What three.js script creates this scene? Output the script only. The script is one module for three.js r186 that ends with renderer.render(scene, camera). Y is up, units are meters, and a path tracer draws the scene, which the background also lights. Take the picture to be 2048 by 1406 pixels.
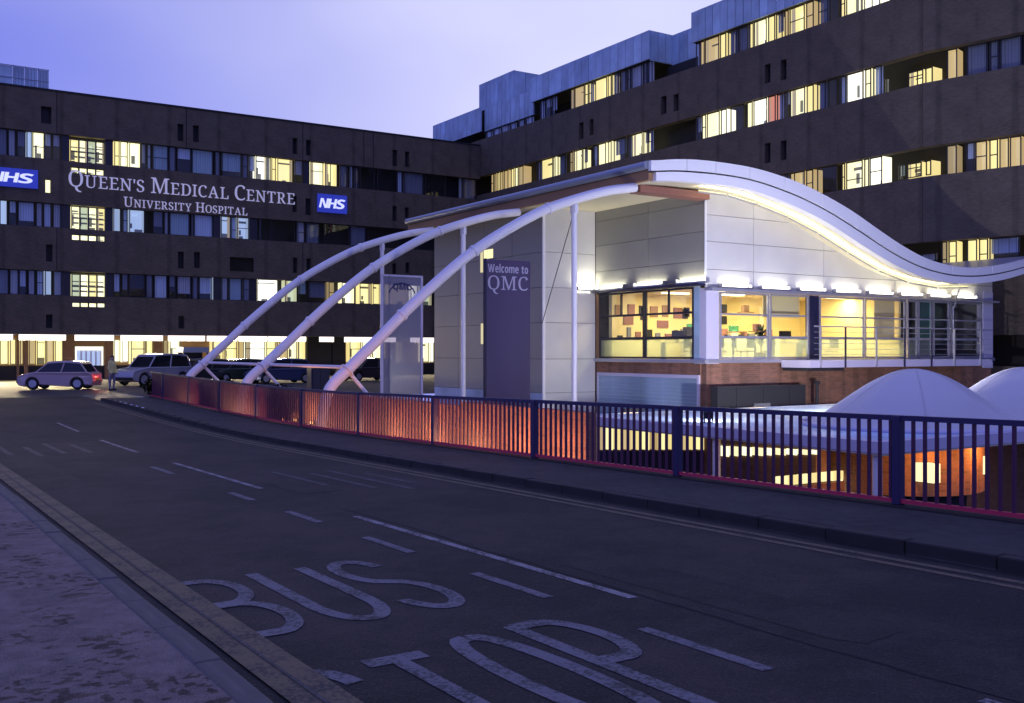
import * as THREE from 'three';
import { mergeGeometries, mergeVertices } from 'three/addons/utils/BufferGeometryUtils.js';
import { RoundedBoxGeometry } from 'three/addons/geometries/RoundedBoxGeometry.js';
import { TextGeometry } from 'three/addons/geometries/TextGeometry.js';
import { FontLoader } from 'three/addons/loaders/FontLoader.js';
import { MarchingCubes } from 'three/addons/objects/MarchingCubes.js';
import { RectAreaLightUniformsLib } from 'three/addons/lights/RectAreaLightUniformsLib.js';

// ------------------------------------------------------------------ camera, sky, sun, exposure
const scene = new THREE.Scene();
const EYE = 1.8, YAW = Math.atan(1304 / 2020), CY = Math.cos(YAW), SY = Math.sin(YAW);
const camera = new THREE.PerspectiveCamera(2 * Math.atan(703 / 2020) * 180 / Math.PI, 1024 / 703, 0.1, 2000);
camera.position.set(0, EYE, 0);
camera.rotation.y = -YAW;
scene.add(camera);
const renderer = new THREE.WebGLRenderer({ antialias: true });
renderer.setSize(1024, 703);
renderer.toneMapping = THREE.LinearToneMapping;
renderer.toneMappingExposure = 1.0;
renderer.shadowMap.enabled = true;
RectAreaLightUniformsLib.init();

let seed = 7;
const rnd = () => { seed = (seed * 1664525 + 1013904223) >>> 0; return seed / 4294967296; };
const rr = (a, b) => a + (b - a) * rnd();
const lerp = (a, b, t) => a + (b - a) * t;
const clamp = (x, a = 0, b = 1) => Math.min(b, Math.max(a, x));
const smooth = (a, b, x) => { const t = clamp((x - a) / (b - a)); return t * t * (3 - 2 * t); };
function hash(x, y, s) { let h = (x * 374761393 + y * 668265263 + s * 982451653) | 0; h = Math.imul(h ^ (h >>> 13), 1274126177); return ((h ^ (h >>> 16)) >>> 0) / 4294967296; }
function vnoise(x, y, px, py, s) {            // value noise, periodic in px, py
  const xi = Math.floor(x), yi = Math.floor(y), fx = x - xi, fy = y - yi;
  const w = t => t * t * (3 - 2 * t), m = (a, n) => ((a % n) + n) % n;
  const h = (i, j) => hash(m(i, px), m(j, py), s);
  return lerp(lerp(h(xi, yi), h(xi + 1, yi), w(fx)), lerp(h(xi, yi + 1), h(xi + 1, yi + 1), w(fx)), w(fy));
}
function fbm(u, v, f, oct, s, fy = f) { let a = 0, w = 0.5, n = 0; for (let o = 0; o < oct; o++) { a += w * vnoise(u * f, v * fy, f, fy, s + o); n += w; w *= 0.5; f *= 2; fy *= 2; } return a / n; }

{ // dusk sky: violet blue, paler towards the afterglow low in the west, thin cloud
  const W = 1024, H = 512, d = new Float32Array(W * H * 4);
  const glow = Math.atan2(-0.80, 0.60);                       // where the afterglow lies
  for (let j = 0; j < H; j++) for (let i = 0; i < W; i++) {
    const el = ((j + 0.5) / H - 0.5) * Math.PI, az = ((i + 0.5) / W - 0.5) * 2 * Math.PI;
    const e = Math.max(0, el), k = Math.exp(-e * 2.6);
    let da = az - glow; da = Math.atan2(Math.sin(da), Math.cos(da));
    const g = Math.exp(-(da * da) / 0.15) * Math.exp(-Math.pow(e / 0.62, 2));
    const c = fbm((i + 0.5) / W, (j + 0.5) / H, 10, 5, 11, 14), c2 = fbm((i + 0.5) / W, (j + 0.5) / H, 5, 4, 31, 6);
    const cl = smooth(0.44, 0.66, c) * 0.2 + smooth(0.42, 0.66, c2) * 0.16 - 0.08 * smooth(0.5, 0.36, c);
    const base = [lerp(0.155, 0.20, k), lerp(0.185, 0.25, k), lerp(0.66, 0.98, k)];
    const pale = [0.73, 0.74, 1.05], t = clamp(g * 0.98 + cl * (0.5 + 0.5 * k));
    const o = (j * W + i) * 4;
    for (let q = 0; q < 3; q++) d[o + q] = lerp(base[q], pale[q], t);
    d[o + 3] = 1;
  }
  const sky = new THREE.DataTexture(d, W, H, THREE.RGBAFormat, THREE.FloatType);
  sky.mapping = THREE.EquirectangularReflectionMapping; sky.magFilter = sky.minFilter = THREE.LinearFilter; sky.needsUpdate = true;
  scene.background = sky; scene.environment = sky;
}
const sun = new THREE.DirectionalLight(0xffe0d8, 0.06);        // the last of the daylight
sun.position.set(-30, 60, 40); sun.castShadow = true; sun.shadow.radius = 60;
Object.assign(sun.shadow.camera, { left: -70, right: 70, top: 70, bottom: -70, near: 1, far: 250 });
scene.add(sun);

// ------------------------------------------------------------------ measuring: a picture point to a place on a plane of the site
const ray = (px, py) => { const u = (px - 1024) / 2020; return [u * CY + SY, (703 - py) / 2020, u * SY - CY]; };
const onZ = (px, py, z) => { const r = ray(px, py), t = z / r[2]; return [r[0] * t, EYE + r[1] * t]; };   // -> x, y
const onX = (px, py, x) => { const r = ray(px, py), t = x / r[0]; return [r[2] * t, EYE + r[1] * t]; };   // -> z, y

// ------------------------------------------------------------------ building helpers
const used = {};
const numbered = n => { const k = used[n] = (used[n] ?? -1) + 1; return k ? `${n}_${String(k).padStart(3, '0')}` : n; };
function shade(m) { m.castShadow = m.receiveShadow = true; return m; }
function mesh(name, geo, mat, parent) { const m = shade(new THREE.Mesh(geo, mat)); m.name = parent ? name : numbered(name); (parent || scene).add(m); return m; }
function thing(name, label, category, group) { const g = new THREE.Group(); g.name = numbered(name); g.userData = { label, category }; if (group) g.userData.group = group; scene.add(g); return g; }
function tag(o, label, category, group) { o.userData = { label, category }; if (group) o.userData.group = group; return o; }
function struct(name, geo, mat) { const m = geo ? mesh(name, geo, mat) : (() => { const g = new THREE.Group(); g.name = numbered(name); scene.add(g); return g; })(); m.userData.kind = 'structure'; return m; }
function rebase(g, x, y, z) { for (const c of g.children) { c.position.x -= x; c.position.y -= y; c.position.z -= z; } g.position.set(x, y, z); return g; }
function box(x0, x1, y0, y1, z0, z1) {        // a box with uv in metres
  if (x0 > x1) [x0, x1] = [x1, x0]; if (y0 > y1) [y0, y1] = [y1, y0]; if (z0 > z1) [z0, z1] = [z1, z0];
  const P = [], N = [], U = [], I = [];
  const face = (a, b, c, d, n, uv) => { const k = P.length / 3; P.push(...a, ...b, ...c, ...d); for (let i = 0; i < 4; i++) N.push(...n); U.push(...uv); I.push(k, k + 1, k + 2, k, k + 2, k + 3); };
  const fx = x => [z0, y0, z1, y0, z1, y1, z0, y1], fz = [x0, y0, x1, y0, x1, y1, x0, y1], fy = [x0, z0, x1, z0, x1, z1, x0, z1];
  face([x0, y0, z1], [x1, y0, z1], [x1, y1, z1], [x0, y1, z1], [0, 0, 1], fz);
  face([x1, y0, z0], [x0, y0, z0], [x0, y1, z0], [x1, y1, z0], [0, 0, -1], [x1, y0, x0, y0, x0, y1, x1, y1]);
  face([x1, y0, z1], [x1, y0, z0], [x1, y1, z0], [x1, y1, z1], [1, 0, 0], [z1, y0, z0, y0, z0, y1, z1, y1]);
  face([x0, y0, z0], [x0, y0, z1], [x0, y1, z1], [x0, y1, z0], [-1, 0, 0], fx());
  face([x0, y1, z1], [x1, y1, z1], [x1, y1, z0], [x0, y1, z0], [0, 1, 0], [x0, z1, x1, z1, x1, z0, x0, z0]);
  face([x0, y0, z0], [x1, y0, z0], [x1, y0, z1], [x0, y0, z1], [0, -1, 0], fy);
  const g = new THREE.BufferGeometry();
  g.setAttribute('position', new THREE.Float32BufferAttribute(P, 3)); g.setAttribute('normal', new THREE.Float32BufferAttribute(N, 3)); g.setAttribute('uv', new THREE.Float32BufferAttribute(U, 2)); g.setIndex(I);
  return g;
}
const merge = list => mergeGeometries(list.map(g => g.index ? g.toNonIndexed() : g).map(g => { for (const k of Object.keys(g.attributes)) if (!['position', 'normal', 'uv'].includes(k)) g.deleteAttribute(k); return g; }));
function rod(a, b, r, seg = 10, r2 = r) {
  const A = new THREE.Vector3(...a), B = new THREE.Vector3(...b), L = A.distanceTo(B);
  const g = new THREE.CylinderGeometry(r2, r, L, seg); g.translate(0, L / 2, 0);
  g.applyQuaternion(new THREE.Quaternion().setFromUnitVectors(new THREE.Vector3(0, 1, 0), B.clone().sub(A).normalize())); g.translate(...a);
  return g;
}
function sheet(xs, zs, yf, uvs = 1) {         // a ground sheet over a grid of x and z lines
  const P = [], U = [], I = [];
  for (const z of zs) for (const x of xs) { P.push(x, yf(x, z), z); U.push(x * uvs, z * uvs); }
  const n = xs.length;
  for (let j = 0; j + 1 < zs.length; j++) for (let i = 0; i + 1 < n; i++) { const a = j * n + i; I.push(a, a + n, a + 1, a + 1, a + n, a + n + 1); }
  const g = new THREE.BufferGeometry(); g.setAttribute('position', new THREE.Float32BufferAttribute(P, 3)); g.setAttribute('uv', new THREE.Float32BufferAttribute(U, 2)); g.setIndex(I); g.computeVertexNormals();
  if (g.attributes.normal.getY(0) < 0) { g.setIndex(I.map((_, k) => I[k - (k % 3) + 2 - (k % 3)])); g.computeVertexNormals(); }
  return g;
}
const range = (a, b, step) => { const n = Math.max(1, Math.round(Math.abs(b - a) / step)); return Array.from({ length: n + 1 }, (_, i) => a + (b - a) * i / n); };
function place(o, f) { o.rotation.y = f.turn; o.position.x += f.o[0]; o.position.z += f.o[1]; return o; }

// ------------------------------------------------------------------ textures and materials
function tex(n, fn, rep = 1, srgb = true, m = n) {   // fn(u, v) -> [r, g, b] in 0..1
  const d = new Uint8Array(n * m * 4);
  for (let j = 0; j < m; j++) for (let i = 0; i < n; i++) { const c = fn((i + 0.5) / n, (j + 0.5) / m, i, j), o = (j * n + i) * 4; for (let q = 0; q < 3; q++) d[o + q] = 255 * clamp(c[q]); d[o + 3] = 255; }
  const t = new THREE.DataTexture(d, n, m); t.wrapS = t.wrapT = THREE.RepeatWrapping; t.magFilter = THREE.LinearFilter; t.minFilter = THREE.LinearMipmapLinearFilter; t.generateMipmaps = true;
  t.repeat.set(1 / rep, 1 / (rep * m / n)); if (srgb) t.colorSpace = THREE.SRGBColorSpace; t.needsUpdate = true; return t;
}
const s = x => x <= 0.0031308 ? 12.92 * x : 1.055 * Math.pow(x, 1 / 2.4) - 0.055;      // linear to sRGB
const lin = (r, g, b) => new THREE.Color().setRGB(r, g, b);
const std = (o) => new THREE.MeshStandardMaterial(o);
const plain = (r, g, b, rough = 0.6, metal = 0) => std({ color: lin(r, g, b), roughness: rough, metalness: metal });
const glowing = (r, g, b) => std({ color: lin(0.3, 0.3, 0.3), roughness: 0.9, emissive: lin(1, 1, 1).setRGB(r, g, b) });

const asphaltMap = tex(1024, (u, v, i, j) => { const a = fbm(u, v, 5, 4, 3), b = fbm(u, v, 40, 3, 9), c = hash(i, j, 5), d = smooth(0.55, 0.7, fbm(u, v, 3, 5, 77)); const x = u * 7, tr = q => Math.exp(-Math.pow((x - q + 0.25 * (a - 0.5)) / 0.28, 2)), polish = tr(2.75) + tr(4.05) + tr(5.85) + tr(0.2) + tr(7.2), m = fbm(u, v, 14, 3, 57); const k = 0.0095 + 0.020 * (a - 0.45) + 0.016 * (b - 0.5) + 0.014 * (m - 0.5) + 0.0038 * polish + (c > 0.88 ? 0.075 * hash(i, j, 6) : 0.012 * (c - 0.5)) - 0.010 * d; return [s(k * 1.3), s(k * 0.94), s(k * 0.84)]; }, 7);
const asphaltBump = tex(512, (u, v, i, j) => { const k = 0.55 * hash(i, j, 2) + 0.45 * fbm(u, v, 80, 2, 4); return [k, k, k]; }, 3.1, false);
const M = {};
M.asphalt = std({ map: asphaltMap, bumpMap: asphaltBump, bumpScale: 0.005, roughness: 0.84 });
M.wornAsphalt = std({ map: asphaltMap, bumpMap: asphaltBump, bumpScale: 0.0015, roughness: 0.5 });
const paveMap = tex(1024, (u, v, i, j) => { const a = fbm(u, v, 4, 5, 21), b = fbm(u, v, 30, 3, 22), p = smooth(0.54, 0.64, fbm(u, v, 56, 2, 25)) * smooth(0.38, 0.62, fbm(u, v, 9, 3, 27)), c = hash(i, j, 8); const k = 0.138 + 0.04 * (a - 0.5) + 0.10 * (b - 0.5) - 0.085 * p + 0.16 * (c - 0.5); return [s(k * (1.15 + 0.1 * p)), s(k * 0.92), s(k * (0.86 - 0.16 * p))]; }, 3.3);
M.paving = std({ map: paveMap, bumpMap: asphaltBump, bumpScale: 0.004, roughness: 0.9 });
const footMap = tex(1024, (u, v, i, j) => { const a = fbm(u, v, 5, 5, 41), b = fbm(u, v, 44, 3, 42), c = hash(i, j, 18); const k = 0.033 + 0.04 * (a - 0.5) + 0.03 * (b - 0.5) + 0.02 * (c - 0.5); return [s(k), s(k * 0.95), s(k * 0.95)]; }, 4.7);
M.footway = std({ map: footMap, bumpMap: asphaltBump, bumpScale: 0.006, roughness: 0.9 });
const kerbMap = tex(512, (u, v, i, j) => { const a = fbm(u, v, 4, 4, 51), c = hash(i, j, 3); const k = 0.105 + 0.09 * (a - 0.5) + 0.05 * (c - 0.5); return [s(k), s(k * 0.93), s(k * 0.9)]; }, 1.7);
M.kerb = std({ map: kerbMap, roughness: 0.85 }); M.kerbDark = std({ map: kerbMap, color: lin(0.28, 0.26, 0.25), roughness: 0.85 });
function paintMap(c, wear, sd) { return tex(512, (u, v, i, j) => { const a = fbm(u, v, 6, 4, sd), b = hash(i, j, sd + 3), d = fbm(u, v, 60, 2, sd + 5); const t = clamp(smooth(wear - 0.07, wear + 0.09, 0.42 * a + 0.38 * d + 0.2 * b) * 0.92); return [0, 1, 2].map(q => s(lerp(0.026, c[q] * (0.85 + 0.3 * b), t))); }, 1.3); }
M.whitePaint = std({ map: paintMap([0.28, 0.27, 0.29], 0.46, 61), roughness: 0.7 });
M.letterPaint = std({ map: paintMap([0.17, 0.165, 0.19], 0.455, 63), roughness: 0.75 });
M.fadedPaint = std({ map: paintMap([0.075, 0.07, 0.08], 0.5, 65), roughness: 0.75 });
M.yellowPaint = std({ map: paintMap([0.15, 0.112, 0.06], 0.43, 67), roughness: 0.75 });
M.crack = plain(0.012, 0.011, 0.012, 0.95);

function brickMap(base, varr, mortar, sd) {    // courses of 75 mm, bricks of 225 mm
  return tex(1024, (u, v, i, j) => {
    const W = 16, Hh = 48, row = Math.floor(v * Hh), x = u * W + (row % 2) * 0.5, col = ((Math.floor(x) % W) + W) % W, fx = x - Math.floor(x), fy = v * Hh - row;
    const joint = fx < 0.045 || fy < 0.13, t = hash(col, row, sd), a = fbm(u, v, 4, 4, sd + 1), c = hash(i, j, sd + 2);
    const st = 1 - 0.3 * smooth(0.5, 0.72, fbm(u, v, 9, 3, sd + 7, 1)), k = joint ? st : (0.72 + varr * (t - 0.5) + 0.5 * (a - 0.5) + 0.12 * (c - 0.5) + 0.28) * st;
    return joint ? mortar.map(q => s(q * (0.7 + 0.5 * a))) : base.map((q, n) => s(q * k * (n === 0 ? 1 : 1 - 0.1 * (t - 0.5))));
  }, 3.6);
}
M.darkBrick = std({ map: brickMap([0.118, 0.094, 0.064], 0.35, [0.12, 0.10, 0.08], 81), roughness: 0.92 });
M.redBrick = std({ map: brickMap([0.30, 0.14, 0.085], 0.4, [0.24, 0.19, 0.15], 91), roughness: 0.9 });
M.navy = plain(0.018, 0.018, 0.055, 0.5); M.navyFrame = plain(0.018, 0.018, 0.03, 0.5);
M.fence = plain(0.03, 0.02, 0.085, 0.42); M.fenceBar = plain(0.085, 0.018, 0.06, 0.4);  // bar colour tinted maroon for the red light caught on the bars
M.trailGlowRed = plain(0.58, 0.03, 0.085, 0.45);  // red of the tail-light trail, put into the rail colour
const cladNoise = (sd, am = 0.28) => tex(256, (u, v) => { const a = fbm(u, v, 3, 4, sd), k = 0.9 + am * (a - 0.5); return [k, k, k]; }, 3);
M.clad = [0.30, 0.34, 0.385].map((k, i) => std({ color: lin(k * 1.5, k * 2.0, k * 2.5), map: cladNoise(101 + i), roughness: 0.42, metalness: 0 }));
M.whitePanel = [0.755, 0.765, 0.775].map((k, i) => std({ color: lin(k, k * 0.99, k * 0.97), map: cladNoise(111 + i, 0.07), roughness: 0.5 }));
M.shadePanel = [0.36, 0.365, 0.37].map((k, i) => std({ color: lin(k, k * 0.99, k * 0.9), map: cladNoise(115 + i, 0.07), roughness: 0.5 }));  // panel colour darkened for the shade under the roof
M.white = plain(0.82, 0.82, 0.84, 0.4); M.tube = plain(0.82, 0.81, 0.84, 0.38);
M.fascia = plain(0.9, 0.9, 0.91, 0.35);
M.joint = plain(0.03, 0.03, 0.035, 0.9);
M.soffit = plain(0.66, 0.60, 0.44, 0.7); M.timber = plain(0.30, 0.17, 0.085, 0.7); M.terracotta = plain(0.26, 0.115, 0.09, 0.7);
M.gutter = plain(0.30, 0.34, 0.42, 0.35, 0.4);
M.alu = plain(0.46, 0.46, 0.52, 0.35, 0.5); M.lilac = plain(0.60, 0.57, 0.70, 0.5);
M.dark = plain(0.02, 0.02, 0.024, 0.8); M.black = plain(0.012, 0.012, 0.014, 0.7); M.grey = plain(0.18, 0.18, 0.19, 0.7);
M.void = plain(0.03, 0.028, 0.03, 0.95);
M.glass = new THREE.MeshPhysicalMaterial({ color: lin(0.92, 0.95, 0.97), roughness: 0.02, transmission: 1, thickness: 0, ior: 1.5 });
M.frosted = new THREE.MeshPhysicalMaterial({ color: lin(0.78, 0.95, 0.82), roughness: 0.55, transmission: 0.9, thickness: 0, ior: 1.45 });
M.tealGlass = new THREE.MeshPhysicalMaterial({ color: lin(0.35, 0.75, 0.62), roughness: 0.1, transmission: 0.9, thickness: 0, ior: 1.5 });
M.blindBlue = plain(0.64, 0.74, 0.86, 0.9); M.blindGrey = plain(0.50, 0.52, 0.56, 0.9); M.blindDark = plain(0.2, 0.22, 0.27, 0.9); M.blindTeal = plain(0.40, 0.54, 0.58, 0.9);

const sheetY = 0.004;
const gy = z => { if (z >= -22) return 0.016 * z; const t = clamp((-22 - z) / 28), t2 = t * t, t3 = t2 * t; return (2 * t3 - 3 * t2 + 1) * -0.352 + (t3 - 2 * t2 + t) * -0.448 + (-2 * t3 + 3 * t2) * -0.15; };

// ------------------------------------------------------------------ ground, road, pavements
const KL = 1.75, KR = 8.2, FX = 10.1;                           // kerb faces and the fence line
struct('lower_ground', sheet(range(10.4, 520, 60), range(-46, 300, 40), () => -5.3), M.footway);
struct('ground', sheet([-500, -120, -60, -30, -14, -6.02], range(300, -26, 20), (x, z) => gy(Math.max(z, -60)) + 0.1), M.footway);
struct('far_ground', sheet([-500, -200, 0, 200, 520], [-500, -300, -180, -100.5], () => -0.2), M.footway);
const zsRoad = [...range(300, 30, 30), ...range(28, -30.5, 1), ...range(-31.5, -47.5, 1)];
const road = struct('road', sheet([KL, 3, 4.2, 5.6, 7, KR], zsRoad.filter(z => z >= -30.51), (x, z) => gy(z)), M.asphalt);
struct('forecourt', sheet([8.2, 10.3], [-42.5, -47.5], (x, z) => gy(z) - 0.004), M.wornAsphalt);
struct('forecourt', sheet([...range(-500, -20, 60), ...range(-18, 10.3, 3)], range(-47.5, -100.5, 3), (x, z) => gy(z)), M.wornAsphalt);
struct('verge_ground', sheet(range(-500, KL, 50), range(-26, -47.5, 3), (x, z) => gy(z) - 0.006), M.asphalt);
// the plaza before the pavilion, its edge wall, and the side of the bridge deck
const plaza = struct('plaza', sheet(range(10.3, 20, 1.2), range(-24.6, -42.6, 1.5), (x, z) => gy(z)), M.paving);
struct('plaza', sheet(range(10.3, 80, 6), range(-42.6, -100.5, 3), (x, z) => gy(z)), M.footway);

struct('road', sheet([KL, 3, 4.2, 5.6, 7, KR], [-30.5, ...zsRoad.filter(z => z < -30.6)], (x, z) => gy(z)), M.asphalt);
// left pavement with its kerb stones
const pavement = struct('pavement', sheet([-6, -4, -2, 0, 1.58], range(30, -26, 1), (x, z) => gy(z) + 0.125), M.paving);
{
  const g0 = new RoundedBoxGeometry(0.165, 0.28, 0.905, 2, 0.018);
  for (let k = 0; k < 34; k++) {
    const z = 2 - k * 0.915, m = mesh('kerb_stone', g0, M.kerb, pavement);
    m.position.set(1.668 + rr(-0.006, 0.006), gy(z) - 0.012 + rr(-0.006, 0.004), z); m.rotation.x = -0.016 + rr(-0.006, 0.006); m.rotation.y = rr(-0.006, 0.006);
  }
}
// right footway with its kerb
const footway = struct('footway', sheet([8.36, 9, 9.6, 9.98], range(30, -43, 1), (x, z) => gy(z) + 0.125), M.footway);
{
  const g0 = new RoundedBoxGeometry(0.155, 0.28, 0.905, 2, 0.018);
  for (let k = 0; k < 48; k++) {
    const z = 0 - k * 0.915, m = mesh('kerb_stone', g0, M.kerbDark, footway);
    m.position.set(8.282 + rr(-0.006, 0.006), gy(z) - 0.012 + rr(-0.006, 0.004), z); m.rotation.x = -0.016 + rr(-0.006, 0.006);
  }
}
// strips of paint lying on the road
function ribbon(pts, w, yoff, closedEnds = true) {              // pts: [x, z] polyline -> flat ribbon of width w (or of width w(i))
  const P = [], U = [], I = []; let L = 0;
  const nrm = (i) => { const a = pts[Math.max(0, i - 1)], b = pts[Math.min(pts.length - 1, i + 1)], dx = b[0] - a[0], dz = b[1] - a[1], l = Math.hypot(dx, dz) || 1; return [-dz / l, dx / l]; };
  for (let i = 0; i < pts.length; i++) {
    const [nx, nz] = nrm(i), h = (typeof w === 'function' ? w(i, nx, nz) : w) / 2; if (i) L += Math.hypot(pts[i][0] - pts[i - 1][0], pts[i][1] - pts[i - 1][1]);
    for (const q of [-1, 1]) { const x = pts[i][0] + q * h * nx, z = pts[i][1] + q * h * nz; P.push(x, gy(z) + yoff, z); U.push(x, z); }
    if (i) { const a = 2 * i - 2; I.push(a, a + 1, a + 2, a + 1, a + 3, a + 2); }
  }
  const g = new THREE.BufferGeometry(); g.setAttribute('position', new THREE.Float32BufferAttribute(P, 3)); g.setAttribute('uv', new THREE.Float32BufferAttribute(U, 2)); g.setIndex(I); g.computeVertexNormals();
  if (g.attributes.normal.getY(0) < 0) { g.setIndex(I.map((_, k) => I[k - (k % 3) + 2 - (k % 3)])); g.computeVertexNormals(); }
  return g;
}
const strip = (name, x0, x1, z0, z1, mat, yo = sheetY) => mesh(name, ribbon(range(z0, z1, 0.8).map(z => [(x0 + x1) / 2, z]), x1 - x0, yo), mat, road);
for (const [a, b] of [[1.93, 2.25]]) strip('yellow_line', a, b, 6, -47, M.yellowPaint, sheetY * 3);
strip('line_gap', 2.075, 2.1, 6, -47, M.fadedPaint, sheetY * 4);
for (const [a, b] of [[7.66, 7.75], [7.86, 7.95]]) strip('yellow_line', a, b, 6, -42, M.yellowPaint);
for (const [z0, z1] of [[2.2, 0.2], [-0.6, -3.15], [-6.02, -11.2], [-14.6, -19.6], [-22.5, -26.5], [-29.5, -33]]) strip('lane_dash', 4.95, 5.04, z0, z1, M.whitePaint);
for (const px of [[1280, 1258, 1540, 1340], [960, 1145, 1100, 1195], [725, 1075, 825, 1105], [588, 1022, 648, 1044], [468, 985, 512, 1000], [362, 930, 402, 944]]) {
  const gz = (x, y) => { const r = ray(x, y), t = EYE / (-r[1] + 0.016 * r[2]); return r[2] * t; };
  strip('bay_dash', 4.42, 4.52, gz(px[2], px[3]), gz(px[0], px[1]), M.letterPaint);
}
strip('worn_dash', 6.35, 6.45, -13.6, -16.2, M.fadedPaint); strip('worn_dash', 6.75, 6.85, -13.2, -16.4, M.fadedPaint); strip('worn_dash', 7.1, 7.2, -13.8, -15.6, M.fadedPaint); strip('worn_dash', 5.9, 6.0, -14.4, -16.8, M.fadedPaint);
for (const [x, z0, z1] of [[2.6, -23.5, -26], [3.1, -22.8, -25.4], [3.6, -23.2, -26.2], [4.1, -23, -25.6]]) strip('worn_dash', x, x + 0.12, z0, z1, M.fadedPaint);
// BUS STOP: letters of ribbons; u across 0..1, v from the foot 0 to the head 1
function roadLetter(name, x0, x1, zb, zt, strokes) {
  const w = 0.115, geos = strokes.map((st, k) => ribbon(st.map(([u, v]) => [lerp(x0 + w / 2, x1 - w / 2, u), lerp(zb, zt, v)]), (i, nx, nz) => lerp(w, 0.16, nz * nz), sheetY * (1.1 + k * 0.3)));
  mesh(name, merge(geos), M.letterPaint, road);
}
const arc = (cx, cy, rx, ry, a0, a1, n = 14) => range(a0, a1, (a1 - a0) / n || 1).slice(0).map(a => [cx + rx * Math.cos(a * Math.PI / 180), cy + ry * Math.sin(a * Math.PI / 180)]);
const arcN = (cx, cy, rx, ry, a0, a1, n = 16) => Array.from({ length: n + 1 }, (_, i) => { const a = (a0 + (a1 - a0) * i / n) * Math.PI / 180; return [cx + rx * Math.cos(a), cy + ry * Math.sin(a)]; });
const GL = {
  B: [[[0, 0], [0, 1]], [[0, 1], [0.45, 1], ...arcN(0.45, 0.76, 0.5, 0.24, 85, -85), [0.1, 0.52]], [[0.1, 0.5], [0.5, 0.5], ...arcN(0.5, 0.25, 0.5, 0.25, 85, -85), [0, 0]]],
  U: [[[0, 1], [0, 0.35], ...arcN(0.5, 0.27, 0.5, 0.27, 180, 360), [1, 0.35], [1, 1]]],
  S: [[...arcN(0.5, 0.76, 0.47, 0.24, 15, 250, 18), ...arcN(0.5, 0.25, 0.5, 0.25, 70, -165, 18)]],
  T: [[[0, 0.965], [1, 0.965]], [[0.5, 0.95], [0.5, 0]]],
  O: [[...arcN(0.5, 0.5, 0.5, 0.5, 90, -270, 32)]],
  P: [[[0, 0], [0, 1]], [[0, 0.98], [0.5, 0.98], ...arcN(0.5, 0.74, 0.5, 0.24, 85, -85), [0.1, 0.5]]],
};
GL.O[0] = GL.O[0].map(([a, b]) => [0.5 + Math.sign(a - 0.5) * Math.pow(Math.abs(a - 0.5) * 2, 0.7) / 2, b]);
roadLetter('road_letter', 2.10, 2.68, -6.62, -8.55, GL.B); roadLetter('road_letter', 2.80, 3.36, -6.62, -8.62, GL.U); roadLetter('road_letter', 3.44, 3.98, -6.62, -8.62, GL.S);
roadLetter('road_letter', 1.96, 2.44, -3.85, -5.62, GL.S); roadLetter('road_letter', 2.50, 3.02, -3.85, -5.66, GL.T); roadLetter('road_letter', 3.10, 3.62, -3.85, -5.75, GL.O); roadLetter('road_letter', 3.70, 4.22, -3.85, -5.85, GL.P);
{ // a crack along the centre joint of the surfacing
  const pts = []; let x = 5.12; for (let z = -2.5; z > -12; z -= 0.22) { x += rr(-0.025, 0.025); x += (5.12 - x) * 0.1; pts.push([x, z]); }
  mesh('crack', ribbon(pts, (i) => 0.012 + 0.02 * hash(i, 3, 4), sheetY * 0.8), M.crack, road);
}

// mended patches in the surfacing
M.patch = std({ map: asphaltMap, color: lin(0.84, 0.83, 0.85), bumpMap: asphaltBump, bumpScale: 0.005, roughness: 0.85 });
for (const [x0, x1, z0, z1] of [[5.25, 5.9, -13.6, -15.2], [5.3, 5.95, -4.2, -7.6], [3.0, 3.7, -17, -22]]) {
  const n = 26, P = [], I = []; for (let k = 0; k < n; k++) { const a = k / n * Math.PI * 2, q = 1 / Math.max(Math.abs(Math.cos(a)), Math.abs(Math.sin(a))) * rr(0.97, 1.01), x = (x0 + x1) / 2 + Math.cos(a) * q * (x1 - x0) / 2, z = (z0 + z1) / 2 + Math.sin(a) * q * Math.abs(z1 - z0) / 2; P.push(x, gy(z) + sheetY * 0.6, z); }
  const cx = (x0 + x1) / 2, cz = (z0 + z1) / 2; P.push(cx, gy(cz) + sheetY * 0.6, cz); for (let k = 0; k < n; k++) I.push(n, (k + 1) % n, k);
  const g = new THREE.BufferGeometry(); g.setAttribute('position', new THREE.Float32BufferAttribute(P, 3)); const U = []; for (let k = 0; k <= n; k++) U.push(P[3 * k] + 0.37, P[3 * k + 2] + 1.7); g.setAttribute('uv', new THREE.Float32BufferAttribute(U, 2)); g.setIndex(I); g.computeVertexNormals(); mesh('mended_patch', g, M.patch, road);
}
// side of the bridge deck and the wall at the edge of the plaza
tag(mesh('retaining_wall', merge([box(10.42, 10.7, -5.3, -0.55, -24.5, 40), box(10.7, 20, -5.3, -0.42, -24.86, -24.6)]), M.redBrick), 'brick retaining wall carrying the road above the lower yard', 'wall');
tag(mesh('retaining_wall', box(20, 20.3, -5.3, -0.42, -42.6, -24.6), M.redBrick), 'brick retaining wall at the pavilion side of the raised plaza', 'wall');

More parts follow.
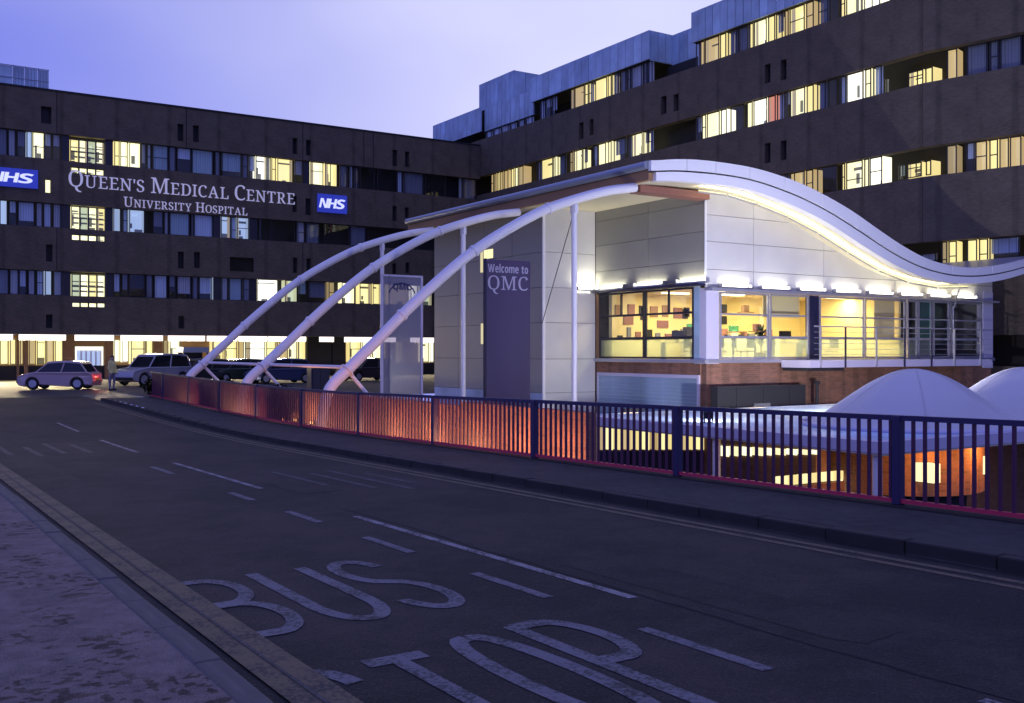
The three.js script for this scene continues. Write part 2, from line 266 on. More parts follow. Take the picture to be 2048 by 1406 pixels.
// ------------------------------------------------------------------ the hospital wings
const F1 = { o: [0, -74.8], turn: 0 }, F2 = { o: [45, 0], turn: -Math.PI / 2 };
function hit(px, py, f) {                      // along the wall, and the height
  const r = ray(px, py), t = [Math.cos(f.turn), -Math.sin(f.turn)], n = [Math.sin(f.turn), Math.cos(f.turn)];
  const k = (n[0] * f.o[0] + n[1] * f.o[1]) / (n[0] * r[0] + n[1] * r[2]), x = r[0] * k - f.o[0], z = r[2] * k - f.o[1];
  return [x * t[0] + z * t[1], EYE + r[1] * k];
}
const along = (px, f) => hit(px, 703, f)[0];
const glowMats = {};
const GLOW = { L: [1.45, 1.4, 0.9], W: [1.9, 1.9, 1.65], Y: [1.15, 1.0, 0.46], O: [0.62, 0.47, 0.22], T: [0.36, 0.28, 0.14], C: [0.30, 0.40, 0.66], R: [0.75, 0.28, 0.2], N: [0.55, 0.62, 0.42] };
function glowMat(k, j) { const key = k + j; if (!glowMats[key]) { const f = [1, 0.78, 1.18, 0.6, 0.7, 0.86][j], g = GLOW[k]; glowMats[key] = glowing(g[0] * f, g[1] * f * (j === 1 ? 0.94 : 1), g[2] * f * (j === 1 ? 0.8 : 1)); } return glowMats[key]; }
const plane = (x0, x1, y0, y1, z) => { const g = new THREE.PlaneGeometry(x1 - x0, y1 - y0); g.translate((x0 + x1) / 2, (y0 + y1) / 2, z); return g; };
function addWindow(parent, f, s0, s1, y0, y1, type, back = 0.22, opt = {}) {
  const w = new THREE.Group(); w.name = 'window'; parent.add(w); place(w, f);
  const n0 = -back, t = 0.05, d = 0.05;
  const bars = [box(s0, s1, y0, y0 + t, n0 - d, n0), box(s0, s1, y1 - t, y1, n0 - d, n0), box(s0, s0 + t, y0 + t, y1 - t, n0 - d, n0), box(s1 - t, s1, y0 + t, y1 - t, n0 - d, n0)];
  if (opt.transom) bars.push(box(s0 + t, s1 - t, y0 + (y1 - y0) * opt.transom - 0.025, y0 + (y1 - y0) * opt.transom + 0.025, n0 - d + 0.01, n0 - 0.01));
  if (opt.mullion) for (const m of [].concat(opt.mullion)) bars.push(box(lerp(s0, s1, m) - 0.025, lerp(s0, s1, m) + 0.025, y0 + t, y1 - t, n0 - d + 0.004, n0 - 0.004));
  mesh('frame', merge(bars), M.navyFrame, w);
  mesh('pane', plane(s0 + t, s1 - t, y0 + t, y1 - t, n0 - d / 2 - 0.012), M.glass, w);
  const a = s0 + t * 0.5, b = s1 - t * 0.5;
  if (GLOW[type]) {
    const D = n0 - 0.85, bs = [];
    mesh('window_glow', plane(a, b, y0, y1, D), glowMat(type, [0, 5, 4, 0][Math.floor(rnd() * 4)]), w);  // room walls and curtain emit, standing in for lamplight inside
    mesh('window_side_glow', merge([box(a - 0.01, a, y0, y1, D, n0 - d), box(b, b + 0.01, y0, y1, D, n0 - d), box(a, b, y1, y1 + 0.01, D, n0 - d), box(a, b, y0 - 0.01, y0, D, n0 - d)]), glowMat(type, 1), w);
    const W = b - a;
    if (W > 0.5) {
      if (rnd() < 0.65) { const p = rr(a + 0.1, b - 0.45); bs.push(box(p, p + rr(0.2, 0.5), y0, y0 + rr(0.2, 0.55), D + 0.1, D + 0.3)); }
      if (rnd() < 0.5) { const p = rr(a, b - 0.3); bs.push(box(p, p + rr(0.08, 0.25), y0 + 0.4, y0 + rr(0.7, 1.2), D + 0.05, D + 0.12)); }
      if (rnd() < 0.4) bs.push(box(a, b, y1 - rr(0.25, 0.4), y1 - 0.22, D + 0.2, D + 0.24));
      if (rnd() < 0.5) { const q = rnd() < 0.5; mesh('curtain', q ? plane(a, a + W * rr(0.12, 0.3), y0, y1, n0 - 0.16) : plane(b - W * rr(0.12, 0.3), b, y0, y1, n0 - 0.16), glowMat('T', q ? 0 : 1), w); }
      if (rnd() < 0.6) { const p = rr(a, b - W * 0.4); mesh('window_lamp', plane(p, p + W * rr(0.2, 0.4), y1 - rr(0.5, 0.3), y1 - 0.2, D + 0.02), glowMat(type, 2), w); }
    }
    if (bs.length) mesh('furniture', merge(bs), M.grey, w);
  } else if (type !== 'D') {
    const m = { B: M.blindBlue, G: M.blindGrey, K: M.blindDark, E: M.blindTeal }[type];
    const nS = Math.max(1, Math.round((b - a) / 0.16)), hb = rnd() < 0.25 ? rr(0.2, 0.6) * (y1 - y0) : 0, gs = [];
    for (let i = 0; i < nS; i++) { const p = a + (b - a) * i / nS, q = a + (b - a) * (i + 1) / nS, g = box(-(q - p) / 2 + 0.006, (q - p) / 2 - 0.006, y0 + hb, y1, -0.004, 0); g.rotateY(rr(-0.18, 0.18)); g.translate((p + q) / 2, 0, n0 - 0.2 + rr(-0.02, 0.02)); gs.push(g); }
    mesh('blind', merge(gs), m, w);
  }
  return w;
}
function windowRow(parent, f, y0, y1, list, back = 0.22) {
  for (const [p0, p1, type, o] of list) { const a = along(p0, f), b = along(p1, f); addWindow(parent, f, a + 0.01, b - 0.01, y0, y1, type, back, o ? { transom: o.t, mullion: o.m } : { transom: rnd() < 0.2 ? 0.5 : 0 }); }
}
const wallPiece = (parent, f, s0, s1, y0, y1, n0, n1, mat = M.darkBrick, name = 'wall') => place(mesh(name, box(s0, s1, y0, y1, n0, n1), mat, parent), f);

// left wing
const hy1 = (px, py) => onZ(px, py, -74.8)[1], hx1 = px => onZ(px, 703, -74.8)[0];
const w1 = thing('hospital_wing', 'long dark brown brick hospital wing across the back left with ribbon windows', 'building');
{
  const A = -14, C = 45, top = hy1(520, 235.7);
  const R = [[hy1(307, 288), hy1(305, 338)], [hy1(307, 421), hy1(256, 464)], [hy1(250, 547), hy1(300, 596)]], soff = hy1(300, 670);
  const cuts = [[top, R[0][0]], [R[0][1], R[1][0]], [R[1][1], R[2][0]], [R[2][1], soff]];
  const slits = [[[82, 103, 213, 247], [355, 367, 248, 282], [386, 398, 251, 284], [585, 595, 276, 308], [612, 622, 280, 311], [785, 795, 300, 332], [810, 819, 303, 334]],
    [[90, 103, 358, 386, 1], [585, 594, 391, 424], [611, 622, 397, 430], [785, 794, 412, 442], [810, 818, 415, 436]],
    [[92, 105, 489, 523], [356, 368, 503, 537], [388, 400, 504, 536], [586, 595, 515, 546], [613, 622, 517, 546], [460, 508, 515, 543, 2], [785, 793, 527, 548], [811, 819, 525, 546]], [[92, 105, 629, 656], [357, 369, 632, 657]]];
  // the small strip windows of the stair lie in openings of the bands
  const stairs = [[[141, 209, 336, 349]], [[143, 211, 470, 482]], [[144, 211, 605, 615]]];
  cuts.forEach(([yt, yb], k) => {
    let holes = slits[k].map(q => [hx1(q[0]), hx1(q[1]), hy1((q[0] + q[1]) / 2, q[3]), hy1((q[0] + q[1]) / 2, q[2]), q[4]]);
    if (k > 0) holes = holes.concat(stairs[k - 1].map(q => [hx1(q[0]), hx1(q[1]), hy1(175, q[3]), hy1(175, q[2]), 3]));
    holes.sort((a, b) => a[0] - b[0]);
    let x = A; const gs = [];
    for (const [x0, x1, y0, y1, kind] of holes) {
      gs.push(box(x, x0, yb, yt, -0.5, 0), box(x0, x1, yb, y0, -0.5, 0)); if (y1 < yt - 0.01) gs.push(box(x0, x1, y1, yt, -0.5, 0)); x = x1;
      if (kind === 1) addWindow(w1, F1, x0, x1, y0, y1, 'L', 0.18);
      else if (kind === 2) { const lv = []; for (let y = y0; y < y1 - 0.05; y += 0.14) { const g = box(x0, x1, -0.004, 0.004, -0.08, 0.06); g.rotateX(0.6); g.translate(0, y + 0.07, -0.2); lv.push(g); } place(mesh('louvre', merge(lv), M.dark, w1), F1); }
      else if (kind === 3) { const n = 4; for (let i = 0; i < n; i++) addWindow(w1, F1, lerp(x0, x1, i / n), lerp(x0, x1, (i + 1) / n), y0, y1, 'L', 0.12); }
      else place(mesh('slit_window', plane(x0, x1, y0, y1, -0.35), M.black, w1), F1);
    }
    gs.push(box(x, C, yb, yt, -0.5, 0));
    place(mesh('brick_band', merge(gs), M.darkBrick, w1), F1);
  });
  wallPiece(w1, F1, A, C, top, top + 0.12, -0.55, 0.06, M.dark, 'coping');
  wallPiece(w1, F1, A, 48.5, soff + 0.31, top - 0.02, -14, -1.6, M.void, 'interior_wall');
  for (const px of [113, 372, 605, 727, 746]) wallPiece(w1, F1, hx1(px), hx1(px) + 0.05, R[0][0] + 0.02, top - 0.05, 0.002, 0.02, M.dark, 'movement_joint');
  for (const px of [113, 605]) wallPiece(w1, F1, hx1(px), hx1(px) + 0.05, R[2][0] + 0.02, R[1][1] - 0.02, 0.002, 0.02, M.dark, 'movement_joint');
  const rows = [
    [[-70, -40, 'G'], [-38, -8, 'K'], [-6, 15, 'K'], [17, 32, 'G'], [35, 52, 'K'], [54, 66, 'C'], [66, 90, 'L', { t: 0.45 }], [90, 104, 'B'], [106, 122, 'G'], [230, 241, 'Y', { t: 0.4 }], [242, 257, 'L', { t: 0.4 }], [260, 283, 'L'], [284, 294, 'G'], [296, 304, 'B'], [307, 338, 'E'], [340, 353, 'K'], [356, 384, 'B'], [386, 428, 'E'], [432, 442, 'K'], [446, 485, 'E'], [487, 498, 'K', { t: 0.5 }], [500, 513, 'B'], [514, 536, 'W'], [537, 544, 'B'], [545, 554, 'Y', { t: 0.5 }], [557, 588, 'Y'], [592, 608, 'G'], [623, 649, 'L', { t: 0.6 }], [652, 677, 'Y', { m: 0.45 }], [682, 698, 'K'], [702, 709, 'B'], [712, 720, 'K'], [722, 752, 'D'], [757, 797, 'D'], [797, 808, 'B'], [811, 850, 'K'], [853, 894, 'D'], [922, 928, 'B'], [930, 955, 'K']],
    [[-60, -30, 'B'], [-28, -3, 'G'], [0, 16, 'C'], [19, 34, 'B'], [37, 70, 'B'], [73, 86, 'G'], [88, 104, 'B'], [107, 123, 'G'], [228, 243, 'C'], [247, 257, 'B', { t: 0.5 }], [260, 291, 'C'], [308, 328, 'K'], [330, 339, 'G'], [341, 381, 'E'], [384, 389, 'G'], [390, 428, 'B'], [444, 463, 'C'], [464, 475, 'B', { t: 0.4 }], [476, 500, 'C'], [520, 545, 'D'], [548, 592, 'D'], [597, 612, 'G'], [615, 641, 'K'], [650, 700, 'D'], [703, 735, 'K'], [738, 800, 'D']],
    [[-60, -22, 'G'], [-18, 18, 'K'], [20, 38, 'G'], [39, 54, 'B'], [57, 71, 'G'], [74, 88, 'B'], [91, 105, 'C'], [108, 125, 'G'], [228, 242, 'B'], [245, 258, 'K'], [260, 291, 'D'], [294, 307, 'K'], [310, 336, 'B'], [340, 353, 'K'], [356, 384, 'G'], [387, 398, 'K'], [400, 426, 'B'], [429, 443, 'C'], [445, 458, 'G'], [460, 486, 'E'], [488, 502, 'K'], [517, 558, 'W'], [572, 597, 'N'], [600, 616, 'E'], [620, 655, 'K'], [660, 672, 'T'], [686, 712, 'L'], [722, 746, 'Y'], [748, 762, 'Y'], [765, 773, 'L'], [780, 820, 'T'], [824, 838, 'W'], [845, 867, 'N']]];
  rows.forEach((list, k) => {
    windowRow(w1, F1, R[k][1] + 0.004, R[k][0] - 0.004, list);
    // dark panels where there is no glass
    const solid = [[-200, -72], [-3, -2], [124, 140], [211, 227], [609, 621], [956, 985]];
    for (const [a, b] of k === 0 ? solid : [[124, 142], [212, 227], [429, 443], [501, 516]]) if (along(b, F1) < C) wallPiece(w1, F1, along(a, F1), along(b, F1), R[k][1] + 0.002, R[k][0] - 0.002, -0.34, -0.2, M.navyFrame, 'spandrel_panel');
    // stair window of small panes
    const q = [[141, 209, 278, 328], [143, 211, 411, 460], [144, 211, 546, 597]][k], x0 = hx1(q[0]), x1 = hx1(q[1]), yt = hy1(175, q[2] + 3), yb = hy1(175, q[3] + 2);
    const ys = [0, 0.24, 0.36, 0.52, 0.66, 1];
    for (let i = 0; i < 4; i++) addWindow(w1, F1, lerp(x0, x1, i / 4), lerp(x0, x1, (i + 1) / 4), yb, yt, ['Y', 'L', 'N', 'L'][(i + k) % 4], 0.06, { transom: 0.5 });
    for (const [a, b] of [[0.30, 0.37], [0.52, 0.585], [0.70, 0.74]]) place(mesh('landing_edge', box(x0 + 0.05, x1 - 0.05, lerp(yb, yt, a), lerp(yb, yt, b), -0.5, -0.42), M.grey, w1), F1);
  });
  // ground floor: glazing set back under the overhang, light boxes along the soffit edge
  const zb = -2.6, gb = hy1(300, 757);
  wallPiece(w1, F1, A, C, soff + 0.004, soff + 0.3, -3.4, -0.504, M.grey, 'soffit');
  const ground = [[-40, -4, 'Y', 729], [0, 17, 'Y', 729], [20, 32, 'Y', 729], [40, 47, 'O', 729], [58, 72, 'O', 729], [74, 92, 'Y', 729], [93, 108, 'O', 729], [110, 126, 'Y', 729], [228, 241, 'L', 724], [245, 257, 'W', 724], [262, 292, 'Y', 728, 1], [293, 306, 'Y', 728], [327, 337, 'T', 728], [340, 362, 'L', 726], [425, 447, 'Y', 724, 1], [449, 474, 'Y', 724], [477, 488, 'O', 724], [490, 530, 'W', 724], [533, 556, 'Y', 724], [559, 576, 'O', 724], [578, 594, 'L', 724], [596, 612, 'Y', 724], [700, 722, 'Y', 724], [724, 742, 'L', 724], [744, 762, 'L', 724], [771, 780, 'O', 724], [800, 806, 'T', 724], [845, 858, 'L', 724], [860, 868, 'W', 724]];
  const f1b = { o: [0, -74.8 + zb], turn: 0 };
  for (const [p0, p1, t, yb] of ground) addWindow(w1, f1b, along(p0, f1b), along(p1, f1b), onZ(p0, yb, f1b.o[1])[1], soff - 0.32, t, 0, { transom: p1 - p0 > 18 ? 0.62 : 0 });
  // bright upper lights of the entrance, above the shop windows
  for (const [p0, p1] of [[340, 408], [425, 520], [524, 612]]) place(mesh('transom_light', box(along(p0, f1b), along(p1, f1b), soff - 0.3, soff - 0.03, -0.1, 0.06), glowMat('L', p0 === 340 ? 2 : 0), w1), f1b);
  wallPiece(w1, F1, A, C, -0.2, onZ(300, 730, f1b.o[1])[1], zb - 0.4, zb - 0.005, M.dark, 'plinth');
  wallPiece(w1, F1, A, C, onZ(300, 730, f1b.o[1])[1], soff, zb - 1.6, zb - 1.05, M.timber, 'interior_wall');
  const cols = [[126, 147], [209, 226], [307, 325], [614, 662], [664, 690], [775, 790], [-30, -22], [33, 38], [48, 56]];
  for (const [p0, p1] of cols) wallPiece(w1, F1, along(p0, f1b), along(p1, f1b), -0.2, soff, zb - 0.3, zb + 0.12, p0 > 600 && p0 < 700 ? M.dark : M.timber, 'column');
  // white double door with blue leaves
  const dx0 = along(150, f1b), dx1 = along(206, f1b), dy0 = onZ(178, 731, f1b.o[1])[1], dy1 = onZ(178, 693, f1b.o[1])[1];
  const door = new THREE.Group(); door.name = 'door'; w1.add(door); place(door, f1b);
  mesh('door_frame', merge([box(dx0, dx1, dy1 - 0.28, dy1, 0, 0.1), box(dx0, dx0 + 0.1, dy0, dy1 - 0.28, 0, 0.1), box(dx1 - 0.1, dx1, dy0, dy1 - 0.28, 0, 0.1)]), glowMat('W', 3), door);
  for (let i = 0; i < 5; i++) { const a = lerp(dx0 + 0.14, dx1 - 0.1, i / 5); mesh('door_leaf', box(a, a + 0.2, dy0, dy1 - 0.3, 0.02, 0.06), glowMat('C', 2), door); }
  mesh('door_back', box(dx0 + 0.1, dx1 - 0.1, dy0, dy1 - 0.29, -0.05, 0), M.lilac, door);
  // light boxes
  for (const [p0, p1] of [[-90, -50], [-40, 26], [38, 132], [150, 228], [242, 326], [337, 410], [415, 474], [478, 534], [538, 612], [640, 668], [690, 760], [768, 792], [822, 868], [880, 905]]) {
    const a = along(p0, F1), b = along(p1, F1);
    place(mesh('soffit_lamp', box(a, b, soff - 0.42, soff - 0.03, -0.16, -0.02), glowing(1.9, 1.62, 1.5), w1), F1);
    const L = new THREE.RectAreaLight(new THREE.Color(1, 0.80, 0.50), 240, b - a, 0.3); L.position.set((a + b) / 2, soff - 0.45, -74.8 - 0.1); L.lookAt((a + b) / 2, 0, -68); scene.add(L);
  }
  // mesh screen standing on the roof at the far left
  const sx = [-14, -9, -4.4, 0, hx1(29), hx1(54), hx1(80), hx1(103)], st = hy1(103, 136) + 0.1;
  for (let i = 0; i + 1 < sx.length; i++) {
    const g = [box(sx[i], sx[i + 1], st - 0.06, st, -1.06, -1), box(sx[i], sx[i + 1], (st + top) / 2 - 0.02, (st + top) / 2 + 0.02, -1.06, -1), box(sx[i], sx[i] + 0.07, top, st, -1.06, -1)];
    for (let k = 1; k < 4; k++) { const x = lerp(sx[i], sx[i + 1], k / 4); g.push(box(x - 0.015, x + 0.015, top, st - 0.06, -1.05, -1.01)); }
    place(mesh('roof_screen', merge(g), M.gutter, w1), F1); place(mesh('screen_panel', box(sx[i] + 0.08, sx[i + 1] - 0.02, top, st - 0.07, -1.09, -1.07), M.clad[2], w1), F1);
  }
  rebase(w1, 15, -0.15, -74.8);
}

// right wing
const w2 = thing('hospital_wing', 'tall dark brick hospital wing on the right with grey metal rooftop cladding', 'building');
{
  const hz = (px, py) => onX(px, py, 45), H = (px, py) => hz(px, py)[1], S = px => along(px, F2);
  const R = [[H(1397, 82), H(1402, 129.3)], [H(1309, 255), H(1400, 278.8)], [H(1679, 326), H(1679, 381)]];
  R.push([R[2][0] - (R[1][0] - R[2][0]), R[2][1] - (R[1][0] - R[2][0])]); R.push([R[3][0] - 4.72, R[3][1] - 4.72]);
  const sC = -74.8 - 3, sE = S(1845);                           // from behind the corner to the turn of the wall
  const a3 = -76.4 * Math.PI / 180, F3 = { o: [45, sE], turn: a3 };
  const tops = R[0][0];
  const slitList = [[[1322, 1333, 192, 228], [1347, 1357, 188, 222], [1158, 1167, 245, 278], [1179, 1187, 238, 270], [1529, 1541, 128, 166], [1561, 1573, 119, 160]], [[1529, 1541, 286, 326], [1561, 1573, 281, 320]], [], [], []];
  const bandList = [[R[0][1], R[1][0]], [R[1][1], R[2][0]], [R[2][1], R[3][0]], [R[3][1], R[4][0]], [R[4][1], -5.3]];
  bandList.forEach(([yt, yb], k) => {
    let x = sC; const gs = [];
    for (const q of (slitList[k]).map(q => [S(q[0]), S(q[1]), H((q[0] + q[1]) / 2, q[3]), H((q[0] + q[1]) / 2, q[2])]).sort((a, b) => a[0] - b[0])) {
      gs.push(box(x, q[0], yb, yt, -0.5, 0), box(q[0], q[1], yb, q[2], -0.5, 0), box(q[0], q[1], q[3], yt, -0.5, 0)); x = q[1];
      place(mesh('slit_window', plane(q[0], q[1], q[2], q[3], -0.35), M.black, w2), F2);
    }
    gs.push(box(x, sE, yb, yt, -0.5, 0));
    place(mesh('brick_band', merge(gs), M.darkBrick, w2), F2);
    place(mesh('brick_band', box(0.02, 46, yb, yt, -0.5, 0), M.darkBrick, w2), F3);
  });
  // top band of the turned part and the parapet above its highest row
  place(mesh('brick_band', box(0.02, 46, R[0][0], R[0][0] + 3, -0.5, 0), M.darkBrick, w2), F3);
  place(mesh('brick_band', box(S(1763), sE, R[0][0], R[0][0] + 3, -0.5, 0), M.darkBrick, w2), F2);
  place(mesh('brick_band', box(0.02, 46, R[0][1], R[0][0], -0.5, -0.004), M.darkBrick, w2), F3);
  wallPiece(w2, F2, sC, sE + 1, -5.3, R[0][0] + 0.2, -14, -2.4, M.void, 'interior_wall');
  place(mesh('interior_wall', box(0.9, 46, -5.3, R[0][0] + 2.9, -14, -2.4), M.void, w2), F3);
  const rows = [
    [[1075, 1082, 'B'], [1084, 1096, 'G'], [1098, 1105, 'B'], [1136, 1143, 'T'], [1144, 1163, 'O'], [1164, 1171, 'Y'], [1172, 1179, 'B'], [1185, 1208, 'Y'], [1210, 1217, 'Y'], [1218, 1232, 'K'], [1234, 1246, 'K'], [1248, 1255, 'B'], [1256, 1278, 'G'], [1280, 1288, 'K'], [1289, 1299, 'G'], [1386, 1394, 'B'], [1395, 1403, 'O'], [1404, 1432, 'O'], [1434, 1446, 'Y'], [1450, 1468, 'K'], [1470, 1490, 'K'], [1493, 1501, 'Y'], [1502, 1527, 'L'], [1530, 1544, 'Y'], [1546, 1559, 'G'], [1563, 1571, 'O'], [1573, 1603, 'Y'], [1606, 1621, 'O'], [1630, 1650, 'K'], [1652, 1672, 'D'], [1675, 1684, 'Y'], [1686, 1719, 'L'], [1722, 1754, 'W', { m: 0.5 }]],
    [[977, 982, 'O'], [983, 987, 'O'], [989, 993, 'Y'], [995, 1001, 'O'], [1003, 1011, 'O'], [1017, 1023, 'Y'], [1025, 1031, 'L'], [1032, 1041, 'O'], [1068, 1076, 'B'], [1078, 1100, 'Y'], [1101, 1105, 'L'], [1110, 1125, 'K'], [1134, 1141, 'T'], [1143, 1159, 'L'], [1160, 1167, 'G'], [1180, 1190, 'B'], [1191, 1206, 'L'], [1211, 1217, 'L'], [1222, 1245, 'K'], [1250, 1256, 'B'], [1258, 1279, 'L'], [1281, 1290, 'G'], [1291, 1299, 'B'], [1386, 1395, 'B'], [1398, 1406, 'L', { t: 0.5 }], [1408, 1433, 'L'], [1436, 1447, 'W'], [1455, 1482, 'D'], [1488, 1499, 'L'], [1501, 1528, 'W'], [1530, 1545, 'R'], [1548, 1559, 'B'], [1562, 1570, 'B'], [1574, 1604, 'L'], [1607, 1621, 'Y'], [1628, 1645, 'K'], [1650, 1668, 'D'], [1672, 1686, 'B'], [1687, 1721, 'W'], [1724, 1736, 'L'], [1740, 1757, 'B']],
    [[1540, 1570, 'K'], [1574, 1603, 'O', { m: 0.3 }], [1606, 1620, 'O'], [1628, 1668, 'D'], [1677, 1684, 'Y'], [1686, 1719, 'L', { t: 0.35 }], [1722, 1732, 'L'], [1733, 1758, 'W']],
    [[1700, 1740, 'D'], [1745, 1760, 'K']], []];
  rows.forEach((l, k) => windowRow(w2, F2, R[k][1] + 0.004, R[k][0] - 0.004, l, 0.24));
  // windows within the recess at the turn, and on the turned part
  const rec = { o: [46.3, 0], turn: -Math.PI / 2 };
  for (const [k, l] of [[1, [[1766, 1774, 'G'], [1816, 1846, 'Y', { t: 0.66, m: 0.62 }], [1850, 1865, 'Y']]], [2, [[1760, 1775, 'K'], [1796, 1806, 'E'], [1814, 1843, 'Y', { t: 0.66, m: 0.62 }], [1851, 1862, 'Y']]], [3, [[1812, 1833, 'G'], [1840, 1872, 'G']]]]) windowRow(w2, rec, R[k][1] + 0.3, R[k][0] - 0.45, l, 0);
  for (const [k, l] of [[1, [[1886, 1907, 'O'], [1925, 1967, 'K'], [1971, 1990, 'K', { t: 0.5 }], [1992, 2036, 'K'], [2040, 2080, 'D']]], [2, [[1885, 1906, 'T'], [1924, 1942, 'B'], [1943, 1967, 'O'], [1971, 1989, 'Y', { t: 0.5 }], [1991, 2011, 'O'], [2012, 2036, 'O'], [2045, 2080, 'D']]], [3, [[1875, 1887, 'T', { t: 0.4 }], [1889, 1906, 'Y'], [1926, 1947, 'Y'], [1950, 1969, 'Y', { t: 0.5 }], [1971, 2032, 'B'], [2045, 2080, 'D']]]]) windowRow(w2, F3, R[k][1] + 0.004, R[k][0] - 0.004, l, 0.5);
  wallPiece(w2, rec, S(1760), sE + 1.3, -5.3, R[0][0], -1.3, -1.0, M.void, 'interior_wall');
  // rooftop cladding, standing-seam panels with their joints
  const yC = H(1300, 60), yCb = R[0][0] + 0.02, yA = H(960, 215), yAb = H(905, 283);
  const panels = (f, s0, s1, y0, y1, n0, n, name = 'cladding_panel') => { for (let i = 0; i < n; i++) { const a = lerp(s0, s1, i / n), b = lerp(s0, s1, (i + 1) / n); place(mesh(name, box(a + 0.02, b - 0.02, y0, y1, n0 - 0.12, n0 + rr(-0.008, 0.008)), M.clad[Math.floor(rnd() * 3)], w2), f); } };
  const backing = (f, s0, s1, y0, y1, n0, n1) => place(mesh('cladding_frame', box(s0, s1, y0, y1, n0, n1), M.joint, w2), f);
  panels(F2, S(1062), S(1300), yCb, yC, 0.05, 17); backing(F2, S(1062) + 0.02, S(1300) - 0.02, yCb + 0.02, yC - 0.02, -6, -0.08);
  panels(F2, S(1383), S(1763), yCb, yC, 0.05, 22); backing(F2, S(1383) + 0.02, S(1763) - 0.02, yCb + 0.02, yC - 0.02, -6, -0.08);
  const fb = { o: [47, 0], turn: -Math.PI / 2 }; panels(fb, S(1300), S(1383), yCb - 0.3, yC - 0.05, 0.05, 5); backing(fb, S(1300), S(1383), yCb - 0.2, yC - 0.1, -4, -0.08);
  wallPiece(w2, F2, S(1300), S(1383), R[0][1], R[0][0] - 0.3, -2, -1.6, M.dark, 'recess_wall');
  wallPiece(w2, F2, S(1300), S(1383), R[1][1], R[1][0], -1.8, -1.5, M.dark, 'recess_wall');
  { const fr = { o: [45, S(1300)], turn: 0 }; panels(fr, 0.06, 2, yCb - 0.1, yC - 0.02, 0.02, 3); backing(fr, 0.1, 2, yCb, yC - 0.1, -0.5, -0.12); }
  panels(F2, S(866) - 0, S(962), yAb, yA, 0.02, 11); panels(F2, S(963), S(1061), yAb, yA - 0.1, -0.3, 11); backing(F2, S(864), S(1061), yAb + 0.02, yA - 0.14, -5, -0.45);
  windowRow(w2, F2, yAb - 2.0, yAb - 0.1, [[965, 976, 'B'], [979, 992, 'B'], [995, 1010, 'G'], [1013, 1024, 'B'], [1030, 1042, 'E'], [1044, 1058, 'B']], 0.3);
  const B0 = { o: [49, 0], turn: -Math.PI / 2 }, b0 = along(958, B0), b1 = along(1028, B0), yB = onX(1028, 140, 49)[1];
  panels(B0, b0, b1, yA - 1, yB, 0, 9, 'plant_room_panel'); backing(B0, b0 + 0.05, b1 - 0.05, yA - 0.9, yB - 0.05, -7, -0.12);
  { const fr = { o: [49, b1], turn: 0 }; panels(fr, 0.02, 6, yA - 1, yB - 0.02, 0.02, 5, 'plant_room_panel'); }
  rebase(w2, 45, -0.15, -40);
}

// ------------------------------------------------------------------ lettering and boxes on the left wing
const serif = await new FontLoader().loadAsync('fonts/droid/droid_serif_regular.typeface.json');
const serifB = await new FontLoader().loadAsync('fonts/droid/droid_serif_bold.typeface.json');
const sansB = await new FontLoader().loadAsync('fonts/droid/droid_sans_bold.typeface.json');
const letterGeo = (ch, font, size, depth) => { const g = new TextGeometry(ch, { font, size, depth, curveSegments: 5, bevelEnabled: false }); g.computeBoundingBox(); return g; };
function words(parent, text, font, bigs, x0, x1, y, z, big, small, depth, mat, name = 'letter') {   // letters set out from x0 to x1; letters in bigs are larger capitals
  const items = []; let w = 0;
  for (const ch of text) { const sz = bigs && ch.big ? big : small; void sz; }
  const chars = [...text]; let first = true;
  for (const ch of chars) {
    if (ch === ' ') { w += small * 0.45; first = true; items.push(null); continue; }
    const g = letterGeo(ch, font, first && bigs ? big : small, depth), bw = g.boundingBox.max.x - g.boundingBox.min.x; items.push([g, bw, w]); w += bw + small * 0.14; first = false;
  }
  const k = (x1 - x0) / (w - small * 0.14);
  for (const it of items) if (it) { const [g, bw, at] = it; g.translate(-g.boundingBox.min.x, 0, 0); g.scale(k, 1, 1); const m = mesh(name, g, mat, parent); m.position.set(x0 + at * k, y, z); }
}
M.signWhite = std({ color: lin(0.8, 0.8, 0.82), roughness: 0.5, emissive: lin(0.20, 0.19, 0.26) });
{
  const t = thing('lettering_sign', 'large white serif capitals in two lines fixed to the brick of the left wing', 'sign');
  const b0 = onZ(365, 391, -74.8)[1];
  words(t, "QUEEN'S MEDICAL CENTRE", serif, true, hx1(137), hx1(589), b0, -74.78, 1.12, 0.86, 0.06, M.signWhite);
  words(t, 'UNIVERSITY HOSPITAL', serif, true, hx1(247), hx1(494), b0 - 1.12, -74.78, 0.70, 0.56, 0.06, M.signWhite);
  rebase(t, hx1(365), b0, -74.75);
}
